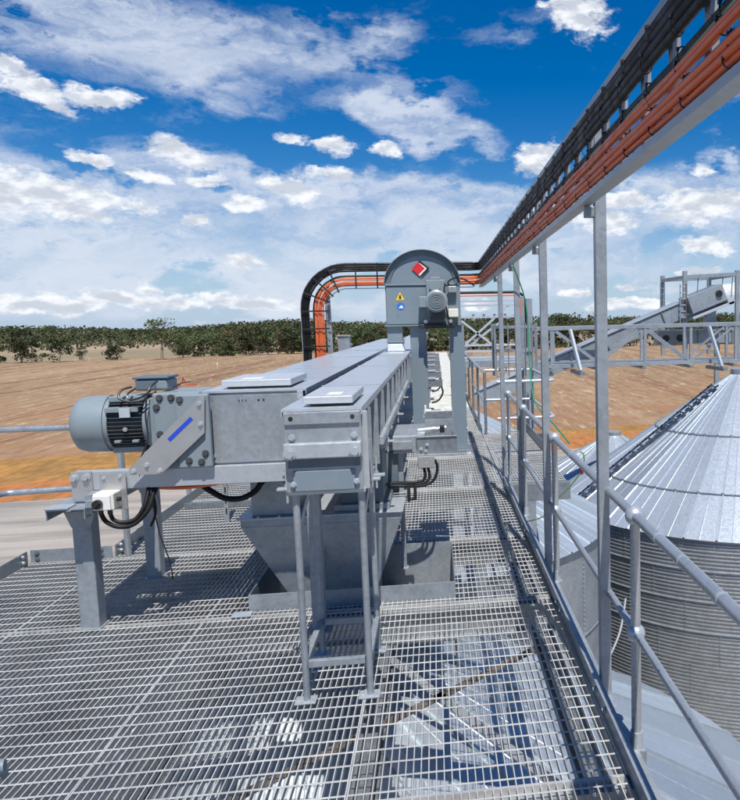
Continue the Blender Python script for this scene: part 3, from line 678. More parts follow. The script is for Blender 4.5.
# isolator plate and switch
isp = MB().box(-1.985, -1.84, 4.724, 4.732, .745, .960).build('mounting_plate', STAIN, fr, .002)
bolts(isp, [(-1.96, 4.724, .935), (-1.87, 4.724, .94)], '-y', .008, .012)
iso = thing('isolator_switch', (-1.94, 4.65, .75), 'cream isolator switch box with black rotary knob bolted to the frame', 'switch')
MB().box(-1.985, -1.87, 4.61, 4.722, .765, .865).build('box', CREAM, iso, .008)
MB().box(-1.98, -1.885, 4.597, 4.61, .770, .855).build('front_cover', WHT, iso, .004)
kn = MB().cyl((-1.950, 4.597, .808), (-1.950, 4.575, .808), .027, 24).build('knob', BLKP, iso)
MB().bar((-1.968, 4.568, .792), (-1.932, 4.568, .824), .013, .012, (0, 1, 0)).build('handle', BLKP, kn)
MB().cyl((-1.87, 4.66, .82), (-1.85, 4.66, .82), .013, 10).build('gland', BLKP, iso)
MB().cyl((-1.96, 4.65, .765), (-1.96, 4.65, .735), .014, 10).build('gland', BLKP, iso); MB().cyl((-1.91, 4.65, .765), (-1.91, 4.65, .735), .014, 10).build('gland', BLKP, iso)
def cable(name, pts, r, mat, label, group=None, sub=6):
    o = MB().tube(smooth_path(pts, sub), r, 10).build(name, mat); tag(o, label, 'cable', group); return o
cable('power_cable', [(-1.96, 4.65, .74), (-1.935, 4.65, .69), (-1.87, 4.655, .655), (-1.79, 4.67, .665), (-1.72, 4.70, .74), (-1.70, 4.74, .82), (-1.68, 4.78, .88)], .0135, BLK, 'outer thick black cable looping from the isolator switch up to the frame')
cable('power_cable', [(-1.91, 4.65, .74), (-1.895, 4.65, .70), (-1.85, 4.655, .68), (-1.78, 4.67, .695), (-1.735, 4.70, .77), (-1.725, 4.75, .86)], .012, BLK, 'inner black cable looping beneath the isolator switch')
cable('power_cable', [(-1.70, 4.86, .85), (-1.50, 4.88, .85), (-1.42, 4.88, .80), (-1.33, 4.88, .745), (-1.23, 4.88, .74), (-1.15, 4.9, .78), (-1.10, 4.92, .84), (-.98, 4.93, .87)], .018, BLK, 'thick black cable sagging below the cross channel beside the hopper')
cable('power_cable', [(-1.82, 4.80, .875), (-1.65, 4.78, .850), (-1.5, 4.78, .845), (-1.38, 4.79, .855), (-1.25, 4.80, .865)], .011, ORG, 'orange cable tucked under the cross channel of the frame')
cable('power_cable', [(-1.71, 4.76, .86), (-1.715, 4.80, .70), (-1.755, 4.82, .61)], .008, BLK, 'short thin black cable end hanging beside the second frame post')
cable('thin_wire', [(-1.74, 4.78, .86), (-1.755, 4.90, .66), (-1.82, 5.15, .45), (-1.90, 5.5, .20), (-1.955, 5.70, .03), (-1.96, 5.72, -.1), (-1.95, 5.6, -.3)], .0045, BLKP, 'thin black wire hanging from the frame down through the grating')
for x in (-1.985, -1.935):
    o = MB().sphere((x, 5.72, .012), .011, 8).build('wire_connector', CREAM); tag(o, 'small pale connector cap just %s of the thin black wire on the grating' % ('left' if x < -1.96 else 'right'), 'connector', 'connector caps on the grating')
# perforated upright struts behind
st = thing('perforated_strut', (-1.95, 7.3, 0), 'slotted upright strut standing on the grating behind the frame', 'strut')
for k2, x in enumerate((-1.98,)):
    MB().box(x-.02, x+.02, 7.28, 7.30, 0, .9).build('strut', GALV, st)
    for z in range(8): MB().box(x-.006, x+.006, 7.274, 7.279, .08+z*.1, .13+z*.1).build('slot', BLKP, st)
MB().box(-2.55, -1.45, 7.9, 7.94, .0, .055).build('floor_angle', GALVD, plat)

# ------------------------------------------------------------------ tube stand under conveyor 2
sd = thing('tube_stand', (-.53, 3.9, 0), 'slender four-legged tube stand with lower rungs holding up the narrow conveyor', 'stand')
L = {}
for nm, x, y in (('a', -.672, 3.625), ('b', -.372, 3.632), ('c', -.672, 4.15), ('d', -.372, 4.15)):
    l = MB().cyl((x, y, .01), (x, y, 1.035), .0165, 16).build('leg', GALV, sd)
    MB().box(x-.055, x+.045, y-.04, y+.04, .002, .010).build('foot_plate', GALVB, l, .002)
    bolts(l, [(x-.038, y, .010), (x+.03, y-.02, .010)], 'z', .007, .01)
MB().box(-.655, -.39, 3.612, 3.642, .172, .205).build('rung', GALV, sd, .002)
MB().box(-.655, -.39, 4.135, 4.165, .172, .205).build('rung', GALV, sd, .002)
MB().box(-.688, -.658, 3.645, 4.13, .172, .205).build('rung', GALV, sd, .002); MB().box(-.388, -.358, 3.65, 4.13, .172, .205).build('rung', GALV, sd, .002)
MB().box(-.70, -.35, 3.60, 4.18, 1.018, 1.036).build('top_plate', GALVB, sd, .002)
MB().bar((-.672, 3.66, .84), (-.672, 4.12, 1.0), .006, .04).build('brace', GALVB, sd); MB().bar((-.372, 3.66, .84), (-.372, 4.12, 1.0), .006, .04).build('brace', GALVB, sd)
p = thing('square_column', (-.735, 4.5, 0), 'square galvanised column between the tube stand and the hopper', 'column')
MB().box(-.775, -.70, 4.47, 4.545, .012, 1.0).build('shaft', GALV, p, .006); MB().box(-.81, -.665, 4.43, 4.58, .001, .012).build('base_plate', GALV, p, .002)
MB().prism([(-.79, .90), (-.69, .90), (-.705, .84), (-.74, .81), (-.775, .84)], 'y', 4.458, 4.466).build('gusset', GALV, p)

# ------------------------------------------------------------------ hopper and its opening
hp = thing('discharge_hopper', (-.8, 5.3, 0), 'galvanised funnel hopper under the conveyors tapering into the floor opening', 'hopper')
hz = .515
hp_m = MB().hexa([(-1.03, 5.12, .02), (-.45, 5.12, .02), (-.45, 5.55, .02), (-1.03, 5.55, .02), (-1.285, 5.02, hz), (-.265, 5.02, hz), (-.265, 5.75, hz), (-1.285, 5.75, hz)])
hp_m.build('funnel', GALV, hp, .003)
MB().box(-1.03, -.45, 5.12, 5.55, -.45, .018).build('spout', GALVD, hp, .002)
MB().box(-1.285, -.265, 5.019, 5.75, hz+.001, hz+.05).build('upper_band', GALV, hp, .002)
hz += .051
MB().box(-1.30, -.25, 5.0, 5.77, hz, hz+.010).build('rim_flange', GALVB, hp, .003)
MB().box(-1.22, -.94, 5.06, 5.5, hz+.011, .86).build('neck', GALV, hp, .003)
MB().box(-.70, -.34, 5.06, 5.5, hz+.011, .62).build('neck', GALVD, hp, .003)
MB().box(-.66, -.38, 5.10, 5.5, .62, 1.035).build('chute', PBLUED, hp, .003)
MB().box(-1.35, -.83, 5.04, 5.55, .86, .965).build('transition', GALVD, hp, .003)
MB().box(-.79, -.765, 4.995, 5.02, .20, .33).build('handle', GALVD, hp, .004)
bolts(hp, [(-1.3+i*.13, 5.003, hz+.010) for i in range(3)], 'z', .008, .012)
cu = thing('floor_opening_curb', (-.6, 5.3, 0), 'upstanding steel curb around the floor opening under the hopper', 'curb')
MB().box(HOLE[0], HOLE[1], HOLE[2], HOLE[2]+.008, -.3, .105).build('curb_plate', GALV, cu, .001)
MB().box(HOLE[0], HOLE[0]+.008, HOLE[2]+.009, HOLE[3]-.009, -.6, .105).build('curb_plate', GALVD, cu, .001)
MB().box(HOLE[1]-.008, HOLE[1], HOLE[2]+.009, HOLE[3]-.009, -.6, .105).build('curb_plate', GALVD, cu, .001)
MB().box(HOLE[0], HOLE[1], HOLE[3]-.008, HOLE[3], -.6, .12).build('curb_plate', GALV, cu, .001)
MB().box(HOLE[0]-.09, HOLE[0]+.03, HOLE[2]-.10, HOLE[2]-.01, .001, .006).build('fixing_plate', GALVB, cu, .001)

# ------------------------------------------------------------------ slide gates right of conveyor 2
sg = thing('slide_gate', (-.1, 5.5, .9), 'large open-topped slide gate sticking out from the side of the narrow conveyor towards the walkway', 'slide gate', 'motorised slide gates under the conveyor')
MB().box(-.43, -.10, 5.52, 6.15, .895, 1.00).build('gate_body', GALV, sg, .004)
MB().box(-.33, -.165, 5.50, 5.518, .875, .995).build('cover', GALV, sg, .003)
MB().box(-.33, -.19, 5.47, 5.498, .905, .965).build('clamp_block', GALV, sg, .003)
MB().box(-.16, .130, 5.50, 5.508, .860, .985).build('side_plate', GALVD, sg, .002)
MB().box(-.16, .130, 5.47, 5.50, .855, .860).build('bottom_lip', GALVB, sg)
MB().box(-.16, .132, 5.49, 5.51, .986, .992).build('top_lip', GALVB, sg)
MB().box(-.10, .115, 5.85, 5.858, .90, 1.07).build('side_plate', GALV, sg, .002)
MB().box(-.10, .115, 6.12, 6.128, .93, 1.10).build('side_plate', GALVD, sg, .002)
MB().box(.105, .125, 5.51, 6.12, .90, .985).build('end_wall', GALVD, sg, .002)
MB().box(-.10, .105, 5.51, 6.12, .862, .870).build('floor_plate', GALVD, sg)
MB().cyl((-.14, 5.62, .96), (.04, 5.62, .965), .014, 14).build('actuator_rod', LIDM, sg)
MB().cyl((-.15, 5.72, 1.0), (-.02, 5.72, 1.01), .026, 14).build('actuator', STAIN, sg)
MB().cyl((-.02, 5.72, 1.01), (.06, 5.72, 1.02), .017, 14).build('actuator_rod', LIDM, sg)
MB().box(.01, .045, 5.66, 5.72, .99, 1.04).build('solenoid', BLKP, sg, .004); MB().box(-.04, .0, 5.56, 5.64, .915, .955).build('solenoid', BLKP, sg, .004)
MB().cyl((-.09, 6.0, 1.0), (.06, 6.0, 1.03), .010, 10).build('actuator_rod', LIDM, sg)
MB().box(-.11, -.05, 6.13, 6.17, 1.085, 1.115).build('end_cap', WHT, sg, .006); MB().box(-.105, -.09, 6.12, 6.15, 1.08, 1.15).build('end_cap', WHT, sg, .004); MB().box(.06, .115, 6.13, 6.17, 1.075, 1.125).build('end_cap', WHT, sg, .008)
MB().box(-.12, .12, 6.13, 6.32, 1.05, 1.066).build('back_shelf', STAIN, sg, .002)
bolts(sg, [(-.245, 5.50, .955), (-.245, 5.50, .905), (-.13, 5.50, .90), (-.095, 5.50, .885), (-.085, 5.50, .93)], '-y', .009, .014)
bolts(sg, [(x, y, 1.0) for x in (-.36, -.22) for y in (5.62, 5.8, 6.0)], 'z', .008, .010)
MB().box(-.30, -.265, 5.56, 5.60, .0, .893).build('support_leg', GALV, sg, .003)
MB().box(-.31, -.255, 5.545, 5.615, .001, .008).build('foot_plate', GALVB, sg)
MB().box(-.44, -.30, 5.53, 5.9, .62, .893).build('spout', PBLUED, sg, .004)
jb = MB().box(-.155, -.035, 5.47, 5.54, .765, .852).build('junction_box', STAIN, None, .004, org=(-.1, 5.5, .77)); tag(jb, 'small grey junction box hanging below the large slide gate', 'junction box')
bolts(jb, [(-.135, 5.47, .835), (-.06, 5.47, .825), (-.095, 5.47, .80)], '-y', .004, .003)
for k2, lab in enumerate(('left black cable curving down from the hanging junction box', 'middle black cable curving down from the hanging junction box', 'right black cable curving wide beside the hanging junction box')):
    P_ = [[(-.115, 5.50, .765), (-.105, 5.495, .71), (-.12, 5.49, .675), (-.17, 5.48, .662), (-.25, 5.47, .665), (-.36, 5.47, .67)],
          [(-.085, 5.50, .765), (-.075, 5.495, .70), (-.10, 5.485, .662), (-.17, 5.475, .647), (-.26, 5.46, .655), (-.36, 5.46, .662)],
          [(-.035, 5.50, .82), (-.018, 5.49, .77), (-.03, 5.48, .70), (-.07, 5.475, .655), (-.14, 5.465, .637), (-.22, 5.455, .640), (-.36, 5.45, .65)]][k2]
    cable('power_cable', P_, .0105, BLK, lab)
bb = MB().box(-.40, -.17, 5.36, 5.385, .672, .690); bb.box(-.235, -.212, 5.36, 5.385, .55, .671); bb.box(-.19, -.168, 5.36, 5.385, .555, .671); bb.box(-.211, -.191, 5.36, 5.385, .555, .57)
bb = bb.build('cable_bracket', BLKP, None, .003, org=(-.4, 5.37, .6)); tag(bb, 'black square-tube cable bracket reaching out beside the hopper', 'bracket')
for i, y in enumerate((13.4, 15.6, 17.8, 20.2, 22.6, 25.2)):
    g = thing('slide_gate', (-.15, y, 0), ['dark gate drive nearest behind the elevator, low beside the conveyor', 'second gate drive seen between the elevator legs', 'third gate drive seen between the elevator legs', 'fourth gate drive seen between the elevator legs', 'fifth and smaller gate drive far along between the elevator legs', 'farthest tiny gate drive seen between the elevator legs'][i], 'slide gate', 'motorised slide gates under the conveyor')
    MB().box(-.42, -.10, y, y+.3, .66, .80).build('gate_body', GALV, g, .004); MB().box(-.30, .10, y-.02, y-.0, .70, .83).build('side_plate', GALVD, g, .003)
    MB().box(-.42, -.02, y-.03, y+.4, .83, .845).build('top_plate', GALVB, g)
    MB().box(-.30, -.12, y-.01, y+.1, .42, .62).build('control_box', GALV, g, .004)
    MB().tube(smooth_path([(.06, y, .74), (.10, y, .60), (.02, y, .46), (-.10, y, .42)], 5), .015, 8).build('lead', BLK, g)
# third conveyor continuing behind the elevator
c3 = conveyor(-1.12, -.42, 12.0, 46, .95, 1.30, 'conveyor trough continuing behind the elevator towards the horizon', [14+2.4*i for i in range(13)], [12.5+1.5*i for i in range(16)])

# ------------------------------------------------------------------ bucket elevator
EY = 10.75
ev = thing('bucket_elevator', (-.15, EY, 0), 'grey-blue bucket elevator head with round top on two square legs', 'elevator')
cx0, cx1 = -.66, .365; cxm = (cx0+cx1)/2; rr_ = (cx1-cx0)/2
zb, zh = 1.785, 2.345
back = [(cx0, zb), (cx1, zb), (cx1, zh)]+[(cxm+rr_*math.cos(R(a)), zh+(rr_*.90)*math.sin(R(a))) for a in range(6, 175, 6)]+[(cx0, zh)]
MB().prism(back, 'y', EY+.02, EY+.36).build('head_casing', PBLUE, ev, .003)
# rim band proud of the front face
rim = MB(); n = 30
for i in range(n):
    a0, a1 = math.pi*i/n, math.pi*(i+1)/n; q = []
    for yy in (EY-.05, EY+.38):
        for r_, a in ((rr_, a0), (rr_+.012, a0), (rr_+.012, a1), (rr_, a1)): q.append((cxm+r_*math.cos(a), yy, zh+r_*.90*math.sin(a)))
    rim.hexa([q[0], q[1], q[5], q[4], q[3], q[2], q[6], q[7]])
rim.build('rim_band', PBLUED, ev)
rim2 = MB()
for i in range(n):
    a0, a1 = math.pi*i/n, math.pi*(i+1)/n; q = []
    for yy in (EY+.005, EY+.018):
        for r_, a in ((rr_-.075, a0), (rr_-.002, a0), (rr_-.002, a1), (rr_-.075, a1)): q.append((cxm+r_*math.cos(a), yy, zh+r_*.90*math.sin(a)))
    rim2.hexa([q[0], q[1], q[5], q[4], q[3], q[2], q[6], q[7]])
rim2.build('rim_shade_ring', PBLUED, ev)  # darker ring paints the shade that the rim casts on the front face
fp = MB().prism([(cx0+.015, zb+.015), (.10, zb+.015), (.10, zh-.03), (cx0+.015, zh-.03)], 'y', EY-.005, EY+.018).build('front_panel', PBLUE, ev, .002)
MB().box(cx0-.015, cx1+.01, EY-.02, EY+.017, zh-.015, zh+.008).build('joint_flange', PBLUE, ev, .002); MB().box(cx0-.025, cx1+.01, EY-.03, EY+.30, zb-.014, zb+.004).build('base_flange', PBLUE, ev, .002)
MB().box(.11, cx1, EY-.01, EY+.018, zb+.004, zh-.016).build('side_panel', PBLUE, ev, .002)
# diamond badge, warning triangle, blue disc
dxm, dzm = cxm-.02, zh+.215
MB().prism([(dxm-.12, dzm), (dxm-.03, dzm+.085), (dxm+.06, dzm), (dxm-.03, dzm-.085)], 'y', EY-.0, EY+.004).build('badge', REDS, ev)
MB().prism([(dxm-.015, dzm+.072), (dxm+.06, dzm), (dxm-.03, dzm-.086), (dxm-.012, dzm-.10), (dxm+.085, dzm), (dxm+.0, dzm+.085)], 'y', EY+.0, EY+.0035).build('badge_chevron', WHT, ev)
MB().prism([(dxm-.03, dzm+.092), (dxm-.01, dzm+.11), (dxm+.125, dzm), (dxm+.012, dzm-.112), (dxm+.0, dzm-.10), (dxm+.088, dzm)], 'y', EY+.0, EY+.003).build('badge_chevron', BLKP, ev)
MB().prism([(-.52, 2.13), (-.40, 2.13), (-.46, 2.245)], 'y', EY-.008, EY-.006).build('warning_sign', YEL, fp)
MB().prism([(-.475, 2.145), (-.445, 2.145), (-.45, 2.20), (-.47, 2.20)], 'y', EY-.010, EY-.0085).build('warning_symbol', BLKP, fp)
MB().cyl((-.455, EY-.008, 2.045), (-.455, EY-.006, 2.045), .052, 20).build('notice_sign', BLUS, fp)
MB().prism([(-.485, 2.02), (-.42, 2.02), (-.435, 2.06), (-.46, 2.055)], 'y', EY-.010, EY-.0085).build('notice_symbol', WHT, fp)
for (x0, x1) in ((-.50, -.30), (-.12, .03)): MB().box(x0, x0+.004, EY-.007, EY-.005, 1.9, 1.93).build('mark', BLKP, fp)
# shaft motor on front
pl = MB().box(-.10, .16, EY-.05, EY-.012, 1.83, 2.40).build('motor_plate', MOTOR, ev, .008)
MB().prism([(-.055, 2.40), (.115, 2.40), (.09, 2.44), (-.03, 2.44)], 'y', EY-.05, EY-.012).build('plate_top', MOTOR, ev, .004)
em = MB().tube([(.035, EY-.05, 2.10), (.035, EY-.30, 2.10)], .125, 28).build('gear_motor', MOTOR, ev)
MB().tube([(.035, EY-.30, 2.10), (.035, EY-.36, 2.10), (.035, EY-.375, 2.10)], [.150, .150, .125], 32).build('fan_cowl', MOTOR, em)
MB().tube([(.035, EY-.375, 2.10), (.035, EY-.378, 2.10)], [.115, .11], 28).build('grille', PBLUED, em)
for r_ in (.09, .06, .03): MB().tube([(.035+r_*math.cos(R(a)), EY-.381, 2.10+r_*math.sin(R(a))) for a in range(0, 361, 20)], .004, 6).build('grille_ring', MOTOR, em)
MB().cyl((.02, EY-.05, 2.31), (.02, EY-.16, 2.31), .075, 24).build('gear_hub', MOTOR, ev)
MB().box(-.20, -.07, EY-.20, EY-.07, 2.02, 2.17).build('terminal_box', MOTOR, em, .01)
MB().box(-.06, .14, EY-.22, EY-.06, 1.85, 1.99).build('motor_base', FIND, em, .006)
MB().box(-.21, .27, EY-.16, EY-.05, 1.735, 1.795).build('base_rail', BLKP, ev, .01)
for x in (-.12, .22): MB().cyl((x, EY-.18, 1.83), (x, EY-.165, 1.83), .026, 12).build('mount_nut', STAIN, ev)
MB().box(.20, .315, EY-.10, EY-.02, 2.22, 2.31).build('sensor_box', GALV, ev, .01)
MB().box(.19, .33, EY-.12, EY-.02, 1.88, 2.0).build('sensor_box', CREAM, ev, .012)
MB().tube(smooth_path([(.24, EY-.06, 2.30), (.20, EY-.10, 2.36), (.30, EY-.08, 2.42), (.45, EY+.1, 2.40), (.58, EY+.3, 2.33)], 6), .012, 8).build('lead', BLKP, ev)
MB().tube(smooth_path([(.16, EY-.10, 2.35), (.14, EY-.12, 2.20), (.17, EY-.12, 2.0), (.20, EY-.12, 1.86), (.26, EY-.10, 1.79)], 6), .010, 8).build('lead', BLKP, ev)
MB().box(.172, .186, EY-.06, EY-.04, 1.95, 2.15).build('bracket', LIDM, ev)
# legs
l1 = MB().box(-.345, -.12, EY+.05, EY+.27, -.05, zb-.014).build('leg', PBLUE, ev, .004)
l2 = MB().box(.20, .405, EY+.02, EY+.24, .012, zb-.014).build('leg', PBLUE, ev, .004)
for l, xx in ((l1, -.12), (l2, .20)):
    for z in (.45, .9, 1.35): MB().box(xx-.006 if xx > 0 else xx-.004, xx+.004 if xx < 0 else xx, EY-.0+.03, EY+.26, z, z+.012).build('leg_joint', PBLUED, l)
bolts(l2, [(.405, EY+.08, z) for z in (.3, .8, 1.3)], 'x', .01, .012)
MB().box(.12, .50, EY-.12, EY+.34, .002, .012).build('base_plate', GALVD, ev, .003)
# chute from the casing to the narrow conveyor
MB().box(-.655, -.45, EY+.02, EY+.26, 1.52, zb-.014).build('discharge_chute', PBLUE, ev, .003)
MB().box(-.67, -.435, EY-.0, EY+.28, 1.55, 1.57).build('chute_flange', PBLUE, ev, .002)
MB().hexa([(-.66, EY-.02, 1.43), (-.42, EY-.02, 1.43), (-.42, EY+.26, 1.43), (-.66, EY+.26, 1.43), (-.65, EY+.01, 1.53), (-.455, EY+.01, 1.53), (-.455, EY+.25, 1.53), (-.65, EY+.25, 1.53)]).build('chute_boot', LIDM, ev, .003)

# ------------------------------------------------------------------ silos
def silo(cx, cy, Rr, ze, za, label, nrib=40, rings=(.50, .79), corr=True, tiers=9, rot=0):
    t = thing('grain_silo', (cx, cy, G), label, 'silo', 'round galvanised grain silos')
    r0 = .35; zt = lambda r: za+(ze-za)*r/Rr
    # one roof sheet with raised seams both sides, shared mesh
    a = math.pi/nrib; m_ = MB(); Re = Rr+.06
    def P(r, ang, dz_=0): return (r*math.cos(ang), r*math.sin(ang), zt(r)+dz_-G)
    vs = []; prof = [(-a+.0002, .034), (-a+.008*4.5/Rr, .034), (-a+.014*4.5/Rr, .0), (-a*.05, .0), (-a*.02, .006), (a*.02, .006), (a*.05, .0), (a-.0004, .0), (a-.0002, .034)]
    rs = [r0, Rr*.25, Rr*.5, Rr*.75, Re]
    for r in rs:
        for an, h in prof: vs.append(P(r, an*(1 if abs(an) < a*.5 or r > .8 else 1), h*(min(1, r/1.0))))
    k_ = len(prof); fs = [(i*k_+j, i*k_+j+1, (i+1)*k_+j+1, (i+1)*k_+j) for i in range(len(rs)-1) for j in range(k_-1)]
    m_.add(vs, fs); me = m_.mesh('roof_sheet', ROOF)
    for i in range(nrib):
        o = bpy.data.objects.new('roof_sheet', me); col.objects.link(o); o.parent = t; o.rotation_euler.z = 2*math.pi*i/nrib+rot
    # cap
    MB().tube([(cx, cy, zt(r0)-.02), (cx, cy, zt(r0)+.16), (cx, cy, zt(r0)+.20)], [r0+.02, r0+.02, r0-.1], 24).build('roof_cap', GALV, t)
    # bolted roof rings
    for q in rings:
        r = Rr*q; z = zt(r)+.045
        MB().tube([(cx+r*math.cos(2*math.pi*i/72), cy+r*math.sin(2*math.pi*i/72), z) for i in range(73)], .016, 6, False).build('roof_ring', GALVD, t)
        m_ = MB()
        for i in range(nrib):
            an = 2*math.pi*(i+.5)/nrib+rot; x, y = cx+(r-.02)*math.cos(an), cy+(r-.02)*math.sin(an)
            m_.box(x-.028, x+.028, y-.028, y+.028, z-.03, z+.035)
        m_.build('ring_clamp', GALVD, t, kind='stuff')
    # eave and wall tiers
    nseg = 128; th = (ze-.05-G)/tiers
    def ringmesh(z0, z1, n_z):
        vs = []; fs = []
        for k2 in range(n_z+1):
            zz = z0+(z1-z0)*k2/n_z; rad = Rr-.03+(.012*math.cos(2*math.pi*(zz-z0)/.106) if corr else 0)
            for j in range(nseg): vs.append((rad*math.cos(2*math.pi*j/nseg), rad*math.sin(2*math.pi*j/nseg), zz))
        for k2 in range(n_z):
            for j in range(nseg): fs.append((k2*nseg+j, k2*nseg+(j+1) % nseg, (k2+1)*nseg+(j+1) % nseg, (k2+1)*nseg+j))
        m2 = MB(); m2.add(vs, fs, True); return m2
    n_z = int(th/.106*6) if corr else 1
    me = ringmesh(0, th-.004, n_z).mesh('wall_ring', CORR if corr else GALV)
    me.polygons.foreach_set('use_smooth', [True]*len(me.polygons))
    sm = MB()
    for j in range(nrib//2):
        an = 2*math.pi*j/(nrib//2)
        for q in range(int(th/.106)): 
            x, y = (Rr-.012)*math.cos(an), (Rr-.012)*math.sin(an); d = .011
            sm.box(x-d, x+d, y-d, y+d, q*.106+.03, q*.106+.055)
    sme = sm.mesh('seam_bolts', GALVB)
    for k2 in range(tiers):
        o = bpy.data.objects.new('wall_ring', me); col.objects.link(o); o.parent = t; o.location = (0, 0, k2*th); o.rotation_euler.z = .13*k2
        if k2 > tiers-6:
            o2 = bpy.data.objects.new('seam_bolts', sme); col.objects.link(o2); o2.parent = o; o2['kind'] = 'stuff'
        MB().tube([(cx+(Rr-.005)*math.cos(2*math.pi*i/96), cy+(Rr-.005)*math.sin(2*math.pi*i/96), G+k2*th) for i in range(97)], .016, 6, False).build('hoop', GALV, t) if k2 > tiers-4 else None
    MB().tube([(cx+(Rr)*math.cos(2*math.pi*i/96), cy+(Rr)*math.sin(2*math.pi*i/96), ze-.05) for i in range(97)], .02, 6, False).build('eave_angle', GALV, t)
    return t
SA = silo(-1.5, 7.0, 5.0, -3.2, -.50, 'nearest silo, its ribbed roof directly below the walkway grating', 36, rings=(.62,), tiers=8)
SB = silo(10.15, 24.3, 6.15, -4.07, .16, 'large silo at right with ringed conical roof and corrugated wall', 44, rings=(.47, .79), tiers=8)
SC = silo(-.75, 18.6, 4.75, -3.0, -.45, 'silo behind the side landing with a smooth sheet wall, partly hidden by posts', 36, rings=(), corr=False, tiers=4)
SD = silo(-.75, 29.5, 4.75, -3.0, -.45, 'third silo farther along beneath the walkway', 30, rings=(), corr=False, tiers=3)
SE = silo(8.5, 36.0, 3.6, -5.6, -3.6, 'far silo with a ribbed roof peak just showing beyond the large silo', 30, rings=(), corr=False, tiers=3)
# dark navy strip of stringers and treads on the left slope of the big silo
rl = thing('roof_strip', (7, 22, -2), 'dark navy stringers and treads running up the left slope of the large silo roof', 'ladder')
an = R(190)
def cone(r, an, h=.0): return Vector((10.15+r*math.cos(an), 24.3+r*math.sin(an), .16+(-4.07-.16)*r/6.15+h))
for s_ in (-.2, .2):
    off_ = Vector((-math.sin(an), math.cos(an), 0))*s_
    MB().bar(cone(1.0, an, .12)+off_, cone(6.15, an, .12)+off_, .02, .07).build('stringer', NAVY, rl)
for i in range(17):
    r_ = 1.1+i*.29; o_ = Vector((-math.sin(an), math.cos(an), 0))*.2
    MB().bar(cone(r_, an, .13)-o_, cone(r_, an, .13)+o_, .16, .02).build('tread', NAVY, rl)
# curved pipe seen against the smooth silo wall
cp = MB().tube(smooth_path([(3.1, 12.4, -3.0), (2.9, 12.0, -3.4), (2.6, 11.7, -3.8), (2.3, 11.6, -4.4), (2.25, 11.7, -5.2)], 6), .02, 8).build('bent_pipe', GALV); tag(cp, 'pale bent pipe against the smooth wall of the silo behind the side landing', 'pipe')

# ------------------------------------------------------------------ catwalk truss at right
# Truss, conveyors and gantry are enlarged and moved away by scaling about the camera.
REF_RAW, REF_SCALED, CAM_SCALE = Vector((6, 20, .6)), Vector((8.4, 28.0, .12)), 1.4
def cam_scaled(v): return tuple(REF_SCALED+(Vector(v)-REF_RAW)*CAM_SCALE) if CAM_SCALE != 1.0 else tuple(v)
class MB(MB):
    def add(s, vs, fs, smooth=False): return super().add([cam_scaled(v) for v in vs], fs, smooth)
_thing = thing
def thing(name, loc, *a): return _thing(name, cam_scaled(loc), *a)
tr = thing('catwalk_truss', (6, 20.5, .5), 'galvanised lattice truss catwalk crossing above the large silo', 'catwalk')
def truss(y, x0, x1, zt_, zb_, step, ph):
    MB().bar((x0, y, zt_), (x1, y, zt_+.05), .09, .10).build('top_chord', GALV, tr, .004)
    MB().bar((x0, y, zb_), (x1, y, zb_+.03), .09, .10).build('bottom_chord', GALV, tr, .004)
    i = 0; x = x0+ph
    while x < x1:
        MB().bar((x, y, zb_+.05), (x, y, zt_-.05), .07, .07).build('upright', GALV, tr)
        if x+step < x1+.5:
            a, b = ((x+.05, y, zb_+.06), (x+step-.05, y, zt_-.04)) if i % 2 else ((x+.05, y, zt_-.04), (x+step-.05, y, zb_+.06))
            MB().bar(a, b, .05, .05).build('diagonal', GALV, tr)
        x += step; i += 1
truss(20, 2.3, 16, 1.60, .60, 1.28, .75)
truss(21.3, 2.4, 16, 1.60, .60, 1.28, .9)
for i in range(11):
    x = 3.0+i*1.28; MB().bar((x, 19.75 if i % 2 else 19.9, .50), (x, 21.5, .50), .10, .06).build('cross_bearer', GALVD, tr)
MB().box(2.4, 16, 20.1, 20.9, .62, .65).build('deck', GALVD, tr)
for x in (3.58, 7.42, 11.3):
    MB().bar((x-.03, 19.94, 1.56), (x+.14, 19.45, .50), .07, .09).build('kick_strut', LIDM, tr)
    MB().bar((x+.15, 19.2, .44), (x+.1, 20.4, .44), .12, .09).build('outrigger', GALVD, tr)
# inclined conveyor rising right
ic = thing('inclined_conveyor', (5, 21.9, .5), 'enclosed conveyor climbing to the right above the truss catwalk', 'conveyor')
def inc(name, p0, p1, h, y0, y1, mat, bev=.004):
    (xa, za_), (xb, zb_) = p0, p1; d = Vector((xb-xa, 0, zb_-za_)).normalized(); nrm = Vector((-d.z, 0, d.x))*h
    q = [(xa, za_), (xb, zb_), (xb+nrm.x, zb_+nrm.z), (xa+nrm.x, za_+nrm.z)]
    return MB().prism(q, 'y', y0, y1).build(name, mat, ic, bev)
inc('trough', (1.2, -.62), (7.35, 1.84), .42, 21.7, 22.3, GALV)
inc('trough_cover', (1.05, -.20), (7.18, 2.255), .05, 21.66, 22.34, GALVB)
inc('head_box', (7.50, 1.93), (8.55, 2.32), .50, 21.55, 22.4, GALV)
inc('head_tray', (7.50, 1.76), (8.75, 2.22), .07, 21.5, 22.45, LIDM)
MB().cyl((8.28, 21.545, 2.50), (8.28, 21.50, 2.50), .10, 20).build('shaft_port', BLKP, ic)
MB().cyl((8.65, 21.5, 2.28), (8.65, 22.45, 2.28), .11, 16).build('roller', LIDM, ic)
